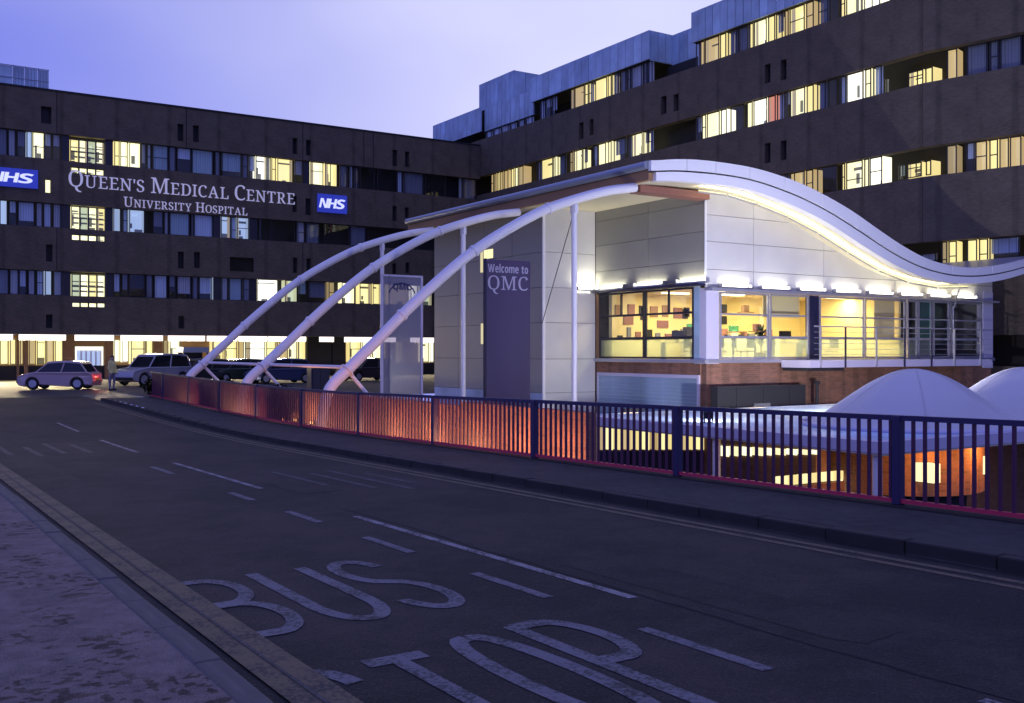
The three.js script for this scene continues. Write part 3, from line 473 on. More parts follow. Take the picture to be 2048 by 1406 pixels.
function blueSign(p0, p1, y0, y1, label) {
  const t = thing('wall_sign', label, 'sign'), a = hx1(p0), b = hx1(p1), yb = hy1((p0 + p1) / 2, y1), yt = hy1((p0 + p1) / 2, y0);
  mesh('sign_box', box(a, b, yb, yt, -74.78, -74.58), std({ color: lin(0.02, 0.03, 0.25), roughness: 0.4, emissive: lin(0.018, 0.03, 0.32) }), t);
  const h = (yt - yb) * 0.52, chars = ['N', 'H', 'S'], W = (b - a) * 0.86; let x = a + (b - a) * 0.03;
  for (const c of chars) { const g = letterGeo(c, sansB, h, 0.04); g.translate(-g.boundingBox.min.x, 0, 0); const bw = g.boundingBox.max.x - g.boundingBox.min.x; g.scale(W / 3.15 / bw, 1, 1); g.applyMatrix4(new THREE.Matrix4().makeShear(0, 0, 0.22, 0, 0, 0)); const m = mesh('letter', g, std({ color: lin(0.8, 0.8, 0.85), emissive: lin(0.62, 0.66, 1.0) }), t); m.position.set(x, yb + (yt - yb) * 0.24, -74.575); x += W / 3.0; }
  rebase(t, (a + b) / 2, yb, -74.7);
}
blueSign(634, 692, 390, 426, 'blue illuminated sign with white italic letters, right of the big lettering');
blueSign(-28, 75, 337, 374, 'blue illuminated sign with white italic letters at left edge, left of lettering');

// ------------------------------------------------------------------ the pavilion
const ZR = -25, ZP = -26.5, XP = 25.3, XT = 22.7, ZT = -32.9, XL = 21.5, ZB = -42.3;
const topPts = [[1303, 322], [1340, 318.5], [1364, 318], [1405, 320], [1452, 326], [1490, 332], [1525, 340], [1560, 351], [1598, 365], [1640, 385], [1700, 419], [1760, 461], [1800, 488], [1842, 512], [1870, 523], [1906, 532], [1935, 535], [1958, 535], [1985, 532], [2009, 528], [2048, 519], [2090, 507]].map(p => onZ(p[0], p[1], ZR));
const botPts = [[1303, 362], [1340, 361], [1364, 362], [1408, 366], [1450, 370], [1481, 375], [1510, 382], [1539, 392], [1598, 416], [1657, 446], [1700, 474], [1753, 508], [1790, 530], [1830, 548], [1868, 559], [1906, 566], [1940, 567], [1960, 566.5], [1983, 564], [2010, 559], [2048, 548], [2090, 533]].map(p => onZ(p[0], p[1], ZR));
const evalPts = pts => x => { if (x <= pts[0][0]) return pts[0][1]; for (let i = 0; i + 1 < pts.length; i++) if (x <= pts[i + 1][0]) { const p0 = pts[Math.max(0, i - 1)], p1 = pts[i], p2 = pts[i + 1], p3 = pts[Math.min(pts.length - 1, i + 2)], d = p2[0] - p1[0], t = (x - p1[0]) / d, m1 = (p2[1] - p0[1]) / (p2[0] - p0[0]) * d, m2 = (p3[1] - p1[1]) / (p3[0] - p1[0]) * d, t2 = t * t, t3 = t2 * t; return (2 * t3 - 3 * t2 + 1) * p1[1] + (t3 - 2 * t2 + t) * m1 + (-2 * t3 + 3 * t2) * p2[1] + (t3 - t2) * m2; } return pts[pts.length - 1][1]; };
const blur = (f, r) => x => { let a = 0; for (let i = -4; i <= 4; i++) a += f(x + r * i / 4); return a / 9; };
const xEnd = topPts[topPts.length - 1][0];
const roofTop = blur(evalPts(topPts), 0.5), roofBot = blur(evalPts(botPts), 0.5);
function slab(xa, xb, yt, yb, z0, z1, n = 90) {   // a curved slab between two profiles, from z0 (front) back to z1
  const P = [], I = [], U = []; let L = 0;
  const quad = (a, b, c, d, uv) => { const k = P.length / 3; P.push(...a, ...b, ...c, ...d); U.push(...uv); I.push(k, k + 1, k + 2, k, k + 2, k + 3); };
  for (let i = 0; i < n; i++) {
    const x0 = lerp(xa, xb, i / n), x1 = lerp(xa, xb, (i + 1) / n), t0 = yt(x0), t1 = yt(x1), b0 = yb(x0), b1 = yb(x1);
    quad([x0, b0, z0], [x1, b1, z0], [x1, t1, z0], [x0, t0, z0], [x0, b0, x1, b1, x1, t1, x0, t0]);
    quad([x1, b1, z1], [x0, b0, z1], [x0, t0, z1], [x1, t1, z1], [x1, b1, x0, b0, x0, t0, x1, t1]);
    quad([x0, t0, z0], [x1, t1, z0], [x1, t1, z1], [x0, t0, z1], [x0, z0, x1, z0, x1, z1, x0, z1]);
    quad([x0, b0, z1], [x1, b1, z1], [x1, b1, z0], [x0, b0, z0], [x0, z1, x1, z1, x1, z0, x0, z0]);
  }
  quad([xa, yb(xa), z1], [xa, yb(xa), z0], [xa, yt(xa), z0], [xa, yt(xa), z1], [z1, yb(xa), z0, yb(xa), z0, yt(xa), z1, yt(xa)]);
  quad([xb, yb(xb), z0], [xb, yb(xb), z1], [xb, yt(xb), z1], [xb, yt(xb), z0], [z0, yb(xb), z1, yb(xb), z1, yt(xb), z0, yt(xb)]);
  const g = new THREE.BufferGeometry(); g.setAttribute('position', new THREE.Float32BufferAttribute(P, 3)); g.setAttribute('uv', new THREE.Float32BufferAttribute(U, 2)); g.setIndex(I); g.computeVertexNormals(); return g;
}
const pav = thing('entrance_pavilion', 'white panelled entrance pavilion under a wave-shaped roof with three curved ribs', 'building');
const upLamps = [];
{
  const th = x => roofTop(x) - roofBot(x), yMidA = x => roofBot(x) + th(x) * 0.50, yMidB = x => roofBot(x) + th(x) * 0.42;
  // roof: deck, front fascia panels above a shadow gap, lower fascia, soffit
  const roof = new THREE.Group(); roof.name = 'roof'; pav.add(roof);
  const xp = [XL, ...[1374, 1432, 1500, 1570, 1645, 1715, 1790, 1850, 1905, 1985].map(p => onZ(p, 500, ZR)[0]), xEnd];
  for (let i = 0; i + 1 < xp.length; i++) mesh('fascia_panel', slab(xp[i] + (i ? 0.012 : 0), xp[i + 1] - 0.012, roofTop, yMidA, ZR, ZR - 0.14, 14), M.fascia, roof);
  mesh('roof_deck', slab(XL + 0.25, xEnd, x => roofTop(x) - 0.02, x => yMidB(x) + 0.01, ZR - 0.15, ZB, 80), M.alu, roof);
  mesh('shadow_gap', slab(XL + 0.02, xEnd - 0.02, yMidA, yMidB, ZR - 0.06, ZR - 0.145, 80), M.joint, roof);
  mesh('lower_fascia', slab(XL + 0.22, xEnd, yMidB, roofBot, ZR - 0.01, ZR - 0.3, 80), M.fascia, roof);
  mesh('soffit', slab(XL + 0.22, xEnd, yMidB, x => roofBot(x) + 0.05, ZR - 0.31, ZB, 80), M.soffit, roof);
  for (let i = 0; i < 9; i++) { // concealed strips behind the lip of the lower fascia
    const a = onZ(lerp(1430, 1975, i / 9), 500, ZR)[0], b = onZ(lerp(1430, 1975, (i + 0.92) / 9), 500, ZR)[0], ya = roofBot(a) - 0.1, yb = roofBot(b) - 0.1, c = [(a + b) / 2, (ya + yb) / 2, ZR - 0.8];
    mesh('strip_lamp', rod([a, ya, c[2]], [b, yb, c[2]], 0.014, 6), glowing(1.4, 1.2, 0.5), roof); mesh('strip_trough', rod([a, ya - 0.055, c[2]], [b, yb - 0.055, c[2]], 0.032, 6), M.alu, roof);
    const L = new THREE.RectAreaLight(new THREE.Color(1, 0.92, 0.58), 50, Math.hypot(b - a, yb - ya), 0.04); L.position.set(c[0], c[1] + 0.02, c[2]); const sl = Math.atan2(yb - ya, b - a); L.rotation.set(0, 0, sl); L.rotateX(Math.PI / 2); scene.add(L);
  }
  // the left edge: a gutter over a timber edge
  const edgeT = roofTop(XL), edgeB = roofBot(XL);
  mesh('gutter', rod([XL - 0.02, edgeT - 0.13, ZR - 0.16], [XL - 0.02, edgeT - 0.13, ZB], 0.14, 12), M.gutter, roof);
  mesh('edge_beam', box(XL + 0.02, XL + 0.2, edgeB + 0.05, edgeT - 0.28, ZR - 0.16, ZB), M.timber, roof);
  mesh('edge_flashing', box(XL + 0.03, XL + 0.245, edgeT - 0.27, edgeT - 0.03, ZR - 0.16, ZB), M.dark, roof);
  // terracotta trim beam along the head of the corner
  mesh('trim_beam', box(XL + 0.6, XP - 0.02, roofBot(XP) - 0.28, roofBot(XP) - 0.03, ZP - 0.3, ZP + 0.25), M.terracotta, pav);

  // front wall above the windows: panels that follow the roof
  const yH = 3.96, yS = 1.53, xE = onZ(1985, 600, ZP)[0];
  const wallTop = x => roofBot(x) + 0.06;
  const xs = [XP + 0.02, ...[1507, 1647, 1790].map(p => onZ(p, 600, ZP)[0]), xE], rowsY = [yH + 0.12, 4.75, 5.75, 6.7, 8.2];
  for (let i = 0; i + 1 < xs.length; i++) for (let r = 0; r + 1 < rowsY.length; r++) {
    const y0 = rowsY[r], y1 = rowsY[r + 1]; let a = xs[i] + 0.012, b = xs[i + 1] - 0.012;
    if (wallTop(a) < y0 + 0.05 && wallTop(b) < y0 + 0.05) continue;
    while (wallTop(b) < y0 + 0.02 && b > a) b -= 0.05;
    if (b - a < 0.2) continue;
    mesh('wall_panel', slab(a, b, x => Math.max(y0 + 0.01, Math.min(y1 - 0.018, wallTop(x))), () => y0, ZP + rr(-0.003, 0.003), ZP - 0.06, 24), M.whitePanel[(i + r) % 3], pav);
  }
  mesh('wall_backing', slab(XP + 0.05, xE - 0.02, x => wallTop(x) + 0.02, () => yH + 0.13, ZP - 0.07, ZP - 0.3, 60), M.joint, pav);
  // left wall above the windows
  const ySoff = roofBot(XP) + 0.05;
  const zs = [ZP - 0.02, -29.6, ZT + 0.02], ly = [4.29, 5.05, 6.1, 7.1, ySoff];
  for (let i = 0; i < 2; i++) for (let r = 0; r < 4; r++) mesh('wall_panel', box(XP + rr(-0.003, 0.003), XP + 0.06, ly[r] + 0.008, ly[r + 1] - 0.008, zs[i] - 0.01, zs[i + 1] + 0.01), M.shadePanel[(i + r) % 3], pav);
  mesh('wall_backing', box(XP + 0.07, XP + 0.3, 4.3, ySoff, ZT, ZP - 0.06), M.joint, pav);
  mesh('corner_trim', box(XP - 0.03, XP + 0.05, 4.28, ySoff - 0.1, ZP - 0.015, ZP + 0.03), M.white, pav);
  // stair tower: front wall and left wall of panels
  const ty = [-5.3, -1.2, 0.15, 1.5, 2.95, 4.35, 5.75, ySoff + 0.1];
  for (let r = 0; r + 1 < ty.length; r++) for (const [a, b] of [[XT + 0.09, 24.1], [24.1, XP]]) mesh('wall_panel', box(a + 0.012, b - 0.012, ty[r] + 0.008, Math.min(ty[r + 1] - 0.008, r === 6 ? roofBot(24) + 0.05 : 99), ZT - 0.08, ZT + rr(-0.003, 0.003)), M.whitePanel[(r + (a > 24 ? 1 : 0)) % 3], pav);
  for (let r = 0; r + 1 < ty.length; r++) for (let i = 0; i < 4; i++) { const a = lerp(ZT - 0.02, ZB + 0.4, i / 4), b = lerp(ZT - 0.02, ZB + 0.4, (i + 1) / 4); if (r > 0) mesh('wall_panel', box(XT + rr(-0.003, 0.003), XT + 0.08, ty[r] + 0.008, ty[r + 1] - 0.008, b + 0.012, a - 0.012), r < 2 ? M.clad[0] : M.shadePanel[(i + r) % 3], pav); }
  mesh('tower_core', box(XT + 0.085, XP + 2.4, -5.3, ySoff + 0.1, ZB + 0.3, ZT - 0.085), M.joint, pav);
  mesh('corner_trim', box(XT - 0.04, XT + 0.08, -5.3, ySoff, ZT - 0.015, ZT + 0.05), M.white, pav);
  // slit windows in the tower's left wall
  for (const [p0, p1, y0, y1] of [[961, 966, 492, 545], [968, 986, 499, 517], [962, 969, 647, 688]]) { const z0 = onX(p0, 600, XT)[0], z1 = onX(p1, 600, XT)[0], a = onX((p0 + p1) / 2, y1, XT)[1], b = onX((p0 + p1) / 2, y0, XT)[1]; mesh('tower_window_glow', box(XT - 0.012, XT + 0.02, a, b, z0, z1), glowMat('Y', p0 === 968 ? 0 : 3), pav); }

  // ---- front glazing
  const yF = 1.36, ceil = 4.02, zBack = -32.2;
  const X = p => onZ(p, 650, ZP)[0];
  mesh('corner_column', box(XP + 0.03, X(1437), yF, yH + 0.1, ZP - 0.3, ZP + 0.02), M.lilac, pav);
  mesh('end_column', box(X(1966), xE, yF - 0.3, yH + 0.5, ZP - 0.3, ZP + 0.02), M.lilac, pav);
  const bays = [[1441, 1539], [1541, 1619], [1640, 1729], [1731, 1812], [1816, 1836], [1838, 1864], [1868, 1900], [1903, 1964]];
  const t1 = onZ(1560, 675, ZP)[1], t2 = onZ(1560, 631, ZP)[1];
  bays.forEach(([p0, p1], i) => {
    const w = new THREE.Group(); w.name = 'window'; pav.add(w); const a = X(p0), b = X(p1), f = 0.07;
    mesh('frame', merge([box(a, a + f, yS, yH, ZP - 0.09, ZP - 0.01), box(b - f, b, yS, yH, ZP - 0.09, ZP - 0.01), box(a + f, b - f, yS, yS + f, ZP - 0.09, ZP - 0.01), box(a + f, b - f, yH - f, yH, ZP - 0.09, ZP - 0.01), box(a + f, b - f, t1 - 0.045, t1 + 0.045, ZP - 0.085, ZP - 0.005), box(a + f, b - f, t2 - 0.03, t2 + 0.03, ZP - 0.085, ZP - 0.005)]), M.alu, w);
    mesh('pane', plane(a + f, b - f, t2 + 0.03, yH - f, ZP - 0.05), i === 5 ? M.tealGlass : M.glass, w); mesh('pane', plane(a + f, b - f, t1 + 0.045, t2 - 0.03, ZP - 0.05), i === 5 ? M.tealGlass : M.glass, w);
    mesh('pane', plane(a + f, b - f, yS + f, t1 - 0.045, ZP - 0.05), i < 6 ? M.frosted : M.glass, w);
  });
  mesh('pier', box(X(1621), X(1638), yF, yH, ZP - 0.25, ZP - 0.005), M.navy, pav);
  mesh('sill', box(XP + 0.02, xE, yS - 0.14, yS - 0.01, ZP - 0.2, ZP + 0.12), M.alu, pav);
  mesh('head_ledge', box(XP + 0.02, xE, yH + 0.01, yH + 0.1, ZP - 0.05, ZP + 0.34), M.alu, pav);
  // ---- left glazing
  const Zx = p => onX(p, 650, XP)[0], lH = 4.14;
  for (const [p0, p1] of [[1198, 1287], [1289, 1386]]) {
    const w = new THREE.Group(); w.name = 'window'; pav.add(w); const a = Zx(p0), b = Zx(p1), f = 0.07;
    mesh('frame', merge([box(XP + 0.01, XP + 0.09, yS, lH, a, a + f), box(XP + 0.01, XP + 0.09, yS, lH, b - f, b), box(XP + 0.01, XP + 0.09, yS, yS + f, a + f, b - f), box(XP + 0.01, XP + 0.09, lH - f, lH, a + f, b - f), box(XP + 0.005, XP + 0.085, 2.26, 2.36, a + f, b - f), box(XP + 0.005, XP + 0.085, 3.18, 3.26, a + f, b - f), box(XP + 0.008, XP + 0.08, 3.26, lH - f, (a + b) / 2 - 0.035, (a + b) / 2 + 0.035)]), M.navyFrame, w);
    for (const [y0, y1, m] of [[yS + f, 2.26, M.frosted], [2.36, 3.18, M.glass], [3.26, lH - f, M.glass]]) { const g = new THREE.PlaneGeometry(b - a - 2 * f, y1 - y0); g.rotateY(-Math.PI / 2); g.translate(XP + 0.05, (y0 + y1) / 2, (a + b) / 2); mesh('pane', g, m, w); }
  }
  mesh('corner_infill', box(XP + 0.02, XP + 0.1, yF, lH, Zx(1387), ZP - 0.31), M.clad[0], pav);
  mesh('corner_infill', box(XP + 0.02, XP + 0.1, yF, lH, ZT, Zx(1197)), M.timber, pav);
  mesh('sill', box(XP - 0.1, XP + 0.15, yS - 0.14, yS - 0.01, ZT, ZP + 0.1), M.alu, pav);
  mesh('head_ledge', box(XP - 0.34, XP + 0.06, lH + 0.01, lH + 0.1, ZT + 0.1, ZP - 0.02), M.navy, pav);
  // ---- inside
  const cream = plain(0.74, 0.62, 0.30, 0.85), creamL = plain(0.8, 0.74, 0.55, 0.85), xD = X(1813);
  mesh('floor', box(XP + 0.2, xE, yF - 0.2, yF, zBack - 0.2, ZP - 0.1), M.timber, pav);
  mesh('ceiling', box(XP + 0.31, xE, ceil + 0.14, ceil + 0.3, zBack - 0.2, ZP - 0.31), creamL, pav);
  mesh('inner_wall', box(XP + 0.31, xE, yF, ceil + 0.14, zBack - 0.2, zBack), cream, pav);
  mesh('inner_wall', box(xD, xD + 0.12, yF, ceil + 0.14, zBack, ZP - 0.35), cream, pav);
  mesh('inner_wall', box(xE - 0.1, xE, yF, ceil + 0.14, zBack, ZP - 0.31), M.grey, pav);
  mesh('counter', box(XP + 3.2, xD - 3, yF, yF + 1.0, zBack + 0.9, zBack + 1.5), creamL, pav);
  const warm = glowing(3.6, 3.0, 1.7);
  for (const [x, z] of [[27.5, -30.5], [27.5, -28.2], [30.3, -30.2], [30.3, -28], [33.2, -30.2], [33.2, -28], [36, -29.4]]) {
    mesh('ceiling_lamp', box(x - 0.6, x + 0.6, ceil + 0.09, ceil + 0.138, z - 0.18, z + 0.18), warm, pav);
    const L = new THREE.RectAreaLight(new THREE.Color(1, 0.86, 0.46), 78, 1.2, 0.36); L.position.set(x, ceil + 0.08, z); L.lookAt(x, 0, z); scene.add(L);
  }
  mesh('roller_blind', box(X(1545), X(1618), 3.1, 3.95, ZP - 0.5, ZP - 0.48), cream, pav); mesh('roller_blind', box(X(1768), X(1809), 2.3, 3.95, ZP - 0.5, ZP - 0.48), cream, pav);
  for (let i = 0; i < 14; i++) { const x = lerp(XP + 3.3, xD - 3.2, i / 14) + rr(0, 0.3), h = rr(0.12, 0.45); mesh('counter_item', new RoundedBoxGeometry(rr(0.12, 0.4), h, 0.25, 2, 0.02).translate(x, yF + 1.0 + h / 2, zBack + 1.15), [M.dark, M.terracotta, M.grey, creamL][i % 4], pav); }
  for (let i = 0; i < 7; i++) { const z = lerp(-27.3, -31.6, i / 7), h = rr(0.3, 0.8); mesh('shelf_board', box(XP + 3.6, XP + 3.95, 2.55 + (i % 2) * 0.75, 2.59 + (i % 2) * 0.75, z - 0.6, z), M.timber, pav); mesh('shelf_item', new RoundedBoxGeometry(0.28, h * 0.6, rr(0.15, 0.4), 2, 0.03).translate(XP + 3.75, 2.6 + (i % 2) * 0.75 + h * 0.3, z - 0.3), [M.terracotta, M.timber, M.tealGlass, M.dark][i % 4], pav); }
  // pictures and boards on the inner wall
  const bits = [[26.2, 2.9, 0.5, 0.35, M.terracotta], [27.1, 3.1, 0.35, 0.5, M.dark], [28, 2.8, 0.6, 0.3, M.terracotta], [29.4, 3.2, 0.3, 0.4, M.dark], [31.5, 3, 0.5, 0.35, M.dark], [34, 2.8, 0.3, 1.0, creamL]];
  for (let i = 0; i < 8; i++) bits.push([25.75 + i * 0.62 + rr(0, 0.1), 3.25 + rr(-0.05, 0.05), rr(0.3, 0.48), rr(0.38, 0.5), [M.timber, M.terracotta, M.dark, M.timber][i % 4]]); for (let i = 0; i < 9; i++) bits.push([25.8 + i * 0.5 + rr(0, 0.15), 2.3, rr(0.15, 0.35), rr(0.15, 0.5), [M.dark, M.grey, M.terracotta][i % 3]]);
  for (const [x, y, w, h, m] of bits) mesh('picture', box(x, x + w, y, y + h, zBack + 0.002, zBack + 0.05), m, pav);
  // ---- brick base, garage-type shutter, lower windows
  const yb0 = -5.3;
  mesh('brick_base', merge([box(XP + 0.1, xE - 0.05, yb0, yS - 0.15, ZP - 0.3, ZP - 0.04), box(XP + 0.04, XP + 0.3, yb0, yS - 0.15, ZT, ZP - 0.3)]), M.redBrick, pav);
  {
    const z0 = onX(1198, 780, XP)[0], z1 = onX(1395, 780, XP)[0], yt = onX(1300, 754, XP)[1], y0 = -1.0, sh = new THREE.Group(); sh.name = 'roller_shutter'; pav.add(sh);
    mesh('shutter_frame', merge([box(XP - 0.04, XP + 0.038, yt, yt + 0.12, z0 - 0.1, z1 + 0.1), box(XP - 0.04, XP + 0.038, y0, yt, z1, z1 + 0.1), box(XP - 0.04, XP + 0.038, y0, yt, z0 - 0.1, z0)]), M.lilac, sh);
    for (let y = y0; y < yt - 0.02; y += 0.135) { const g = box(-0.012, 0.012, -0.075, 0.075, z0, z1); g.rotateZ(0.32); g.translate(XP - 0.005, y + 0.07, 0); mesh('slat', g, M.clad[1], sh); }
  }

  // ---- up-lights along the ledges
  const tube = glowing(6, 5.8, 4.6);
  const up = (x, y, z, w, ry, power = 60) => {
    const g = new THREE.Group(); g.name = 'uplight'; pav.add(g); g.position.set(x, y, z); g.rotation.y = ry;
    mesh('trough', merge([box(-w / 2 - 0.03, w / 2 + 0.03, 0, 0.012, -0.07, 0.07), box(-w / 2 - 0.03, w / 2 + 0.03, 0.012, 0.075, 0.058, 0.07), box(-w / 2 - 0.05, -w / 2 - 0.03, 0, 0.2, -0.115, 0.07), box(w / 2 + 0.03, w / 2 + 0.05, 0, 0.2, -0.115, 0.07)]), M.alu, g);
    mesh('lamp_tube', rod([-w / 2, 0.035, 0], [w / 2, 0.035, 0], 0.018, 8).applyMatrix4(new THREE.Matrix4()), tube, g);
    const L = new THREE.RectAreaLight(new THREE.Color(1, 0.96, 0.74), power, w, 0.05); const n = [Math.sin(ry), Math.cos(ry)];
    L.position.set(x, y + 0.08, z); L.lookAt(x - n[0] * 0.85, y + 1.08, z - n[1] * 0.85); scene.add(L);
  };
  for (const [p0, p1] of [[1444, 1506], [1525, 1582], [1601, 1654], [1672, 1724], [1739, 1789], [1803, 1848], [1862, 1903], [1912, 1956]]) { const a = onZ(p0, 577, ZP + 0.2)[0], b = onZ(p1, 577, ZP + 0.2)[0]; up((a + b) / 2, yH + 0.1, ZP + 0.12, (b - a) * 0.92, 0); }
  for (const [p0, p1] of [[1196, 1243], [1267, 1323], [1352, 1409]]) { const a = onX(p0, 577, XP - 0.2)[0], b = onX(p1, 577, XP - 0.2)[0]; up(XP - 0.12, lH + 0.1, (a + b) / 2, b - a, -Math.PI / 2); }
  up(XP - 0.55, lH + 0.1, ZT + 0.2, 0.9, 0, 230);

  // ---- curved ribs, posts, struts and the rail that ties them
  const rp = [[650, 780], [700, 735], [760, 675], [800, 634], [850, 586], [930, 516], [1000, 468], [1085, 422], [1150, 399], [1215, 382], [1270, 371]].map(p => onZ(p[0], p[1], -25.8));
  rp.unshift([10.48, -0.36]); rp[1][0] += 0.12;
  for (const z of [-25.8, -32.8, -39.8]) {
    const cv = new THREE.CatmullRomCurve3(rp.map(([x, y]) => new THREE.Vector3(x, Math.min(y, roofBot(XL) - 0.12), z)), false, 'centripetal');
    const rib = mesh('rib', new THREE.TubeGeometry(cv, 70, 0.155, 14), M.tube, pav);
    mesh('foot_plate', box(rp[0][0] - 0.35, rp[0][0] + 0.35, gy(z), gy(z) + 0.05, z - 0.3, z + 0.3), M.gutter, rib);
    for (const t of [0.3, 0.52, 0.74]) { const c = cv.getPointAt(t), d = cv.getTangentAt(t); mesh('joint_collar', new THREE.CylinderGeometry(0.185, 0.185, 0.09, 18).applyQuaternion(new THREE.Quaternion().setFromUnitVectors(new THREE.Vector3(0, 1, 0), d)).translate(c.x, c.y, c.z), M.tube, rib); }
    let yq = 5; for (let i = 0; i < 200; i++) { const q = cv.getPoint(i / 199); if (q.x <= 19) yq = q.y; }
    const post = mesh('post', rod([19, gy(z) - 0.05, z], [19, yq - 0.1, z], 0.09, 14), M.tube, pav);
    mesh('post_head', merge([box(18.94, 19.06, yq - 0.42, yq - 0.15, z - 0.13, z + 0.13), rod([19, gy(z), z], [19, gy(z) + 0.03, z], 0.22, 14)]), M.tube, post);
    let a = null; for (let i = 0; i < 200; i++) { const q = cv.getPoint(i / 199); if (q.y < 1.3) a = q; }
    mesh('strut', rod([a.x, a.y, z], [a.x + 1.5, gy(z), z], 0.055, 12), M.tube, pav);
    mesh('strut_collar', new THREE.TorusGeometry(0.19, 0.03, 8, 16).rotateY(Math.PI / 2).rotateZ(0.75).translate(a.x, a.y, z), M.tube, pav);
  }
  mesh('tie_rail', rod([11.5, 1.36, -25.8], [11.5, 1.36, -39.8], 0.05, 10), M.tube, pav);
  mesh('tie_cable', rod([18.95, 6.1, -25.8], [XT - 0.05, 2.9, ZT], 0.018, 6), M.grey, pav);

  // ---- balcony in front of the right half
  const bz = ZP + 1.5, bx0 = onZ(1620, 720, bz)[0], bx1 = onZ(1690, 720, bz)[0], bx2 = onZ(1984, 720, bz)[0], ys = onZ(1750, 720, bz)[1], yb = onZ(1750, 734, bz)[1];
  mesh('balcony_slab', box(bx0, bx2, yb, ys, ZP + 0.14, bz), M.lilac, pav);
  mesh('balcony_beam', box(bx0, bx1, yb - 0.12, yb - 0.004, ZP + 0.2, bz - 0.05), M.dark, pav);
  const rail = new THREE.Group(); rail.name = 'balcony_railing'; pav.add(rail); const ry = onZ(1750, 655, bz)[1];
  for (const p of [1640, 1690, 1752, 1808, 1862, 1908, 1960]) { const x = onZ(p, 700, bz)[0]; mesh('baluster', box(x - 0.03, x + 0.03, yb, ry, bz + 0.003, bz + 0.05), p === 1690 || p === 1808 || p === 1862 ? M.navy : M.alu, rail); }
  mesh('handrail', rod([bx0 + 0.2, ry, bz + 0.03], [bx2, ry, bz + 0.03], 0.025, 8), M.alu, rail);
  for (let k = 1; k < 6; k++) mesh('rail_wire', rod([bx0 + 0.2, lerp(ys, ry, k / 6), bz + 0.03], [bx2, lerp(ys, ry, k / 6), bz + 0.03], 0.010, 6), M.alu, rail);
  // downpipe bracket under the low end of the roof
  mesh('down_pipe', merge([rod([onZ(1921, 566, ZP + 0.5)[0], onZ(1921, 566, ZP + 0.5)[1], ZP + 0.5], [X(1905), 3.7, ZP + 0.08], 0.035, 8), rod([X(1903), 3.75, ZP + 0.08], [X(1903), yS, ZP + 0.08], 0.03, 8)]), M.alu, pav);
  rebase(pav, 25.3, -0.4, -26.5);
}
// things in the café behind the glass
function cafeSet(x, z, chairs, label) {
  const t = thing('cafe_table', label, 'table', 'tables behind the pavilion glass');
  mesh('table_top', new THREE.CylinderGeometry(0.4, 0.4, 0.03, 20).translate(0, 0.74, 0), M.lilac, t); mesh('table_leg', merge([rod([0, 0, 0], [0, 0.73, 0], 0.03, 8), rod([0, 0, 0], [0, 0.02, 0], 0.22, 14)]), M.grey, t);
  t.position.set(x, 1.36, z);
  for (const [dx, dz, r] of chairs) {
    const c = thing('cafe_chair', `dark chair ${dx > 0 ? 'right' : 'left'} of the table behind ${label.split(' behind ')[1] || label.split(' in ')[1]}`.replace('of the corner', 'of corner'), 'chair', 'dark chairs behind the pavilion glass');
    mesh('seat', new RoundedBoxGeometry(0.42, 0.04, 0.42, 2, 0.015).translate(0, 0.45, 0), M.dark, c); mesh('backrest', new RoundedBoxGeometry(0.42, 0.4, 0.035, 2, 0.015).translate(0, 0.78, -0.2), M.dark, c);
    for (const a of [-0.18, 0.18]) for (const b of [-0.18, 0.18]) mesh('leg', rod([a, 0, b], [a, b < 0 ? 0.9 : 0.44, b], 0.013, 6), M.grey, c);
    c.position.set(x + dx, 1.36, z + dz); c.rotation.y = r;
  }
}
cafeSet(26.6, -28.0, [[0.7, 0, -1.6], [-0.65, 0.1, 1.5]], 'round café table behind the windows left of the corner column');
cafeSet(27.9, -27.7, [[0.65, 0.1, -1.5], [-0.65, -0.1, 1.6]], 'round café table behind the first window right of the column');
cafeSet(29.6, -28.2, [[0.7, 0, -1.5], [-0.6, -0.3, 1.2]], 'round café table behind the second window right of the column');
cafeSet(33.0, -28.0, [[-0.7, 0, 1.5], [0.6, 0.2, -1.4]], 'round café table behind the window right of the dark pier');

// dark things standing close behind the glass
for (const [px, lb] of [[1356, 'dark computer screen behind the left window next to the corner column'], [1570, 'dark computer screen behind the second window right of the corner column']]) {
  const t = thing('computer_screen', lb, 'screen', 'dark screens behind the pavilion glass'), z = px < 1400 ? -29.4 : -27.5, x = onZ(px, 660, z)[0];
  mesh('desk', new RoundedBoxGeometry(1.3, 0.04, 0.6, 2, 0.01).translate(0, 0.78, 0), M.timber, t); for (const a of [-0.6, 0.6]) mesh('desk_leg', box(a - 0.02, a + 0.02, 0, 0.76, -0.25, 0.25), M.grey, t);
  mesh('screen', new RoundedBoxGeometry(0.5, 0.32, 0.04, 2, 0.012).translate(0, 1.09, 0), M.black, t); mesh('stand', merge([box(-0.03, 0.03, 0.81, 0.95, -0.05, -0.025), box(-0.12, 0.12, 0.8, 0.812, -0.1, 0.08)]), M.black, t);
  t.position.set(x, 1.36, z); t.rotation.y = -0.4;
}
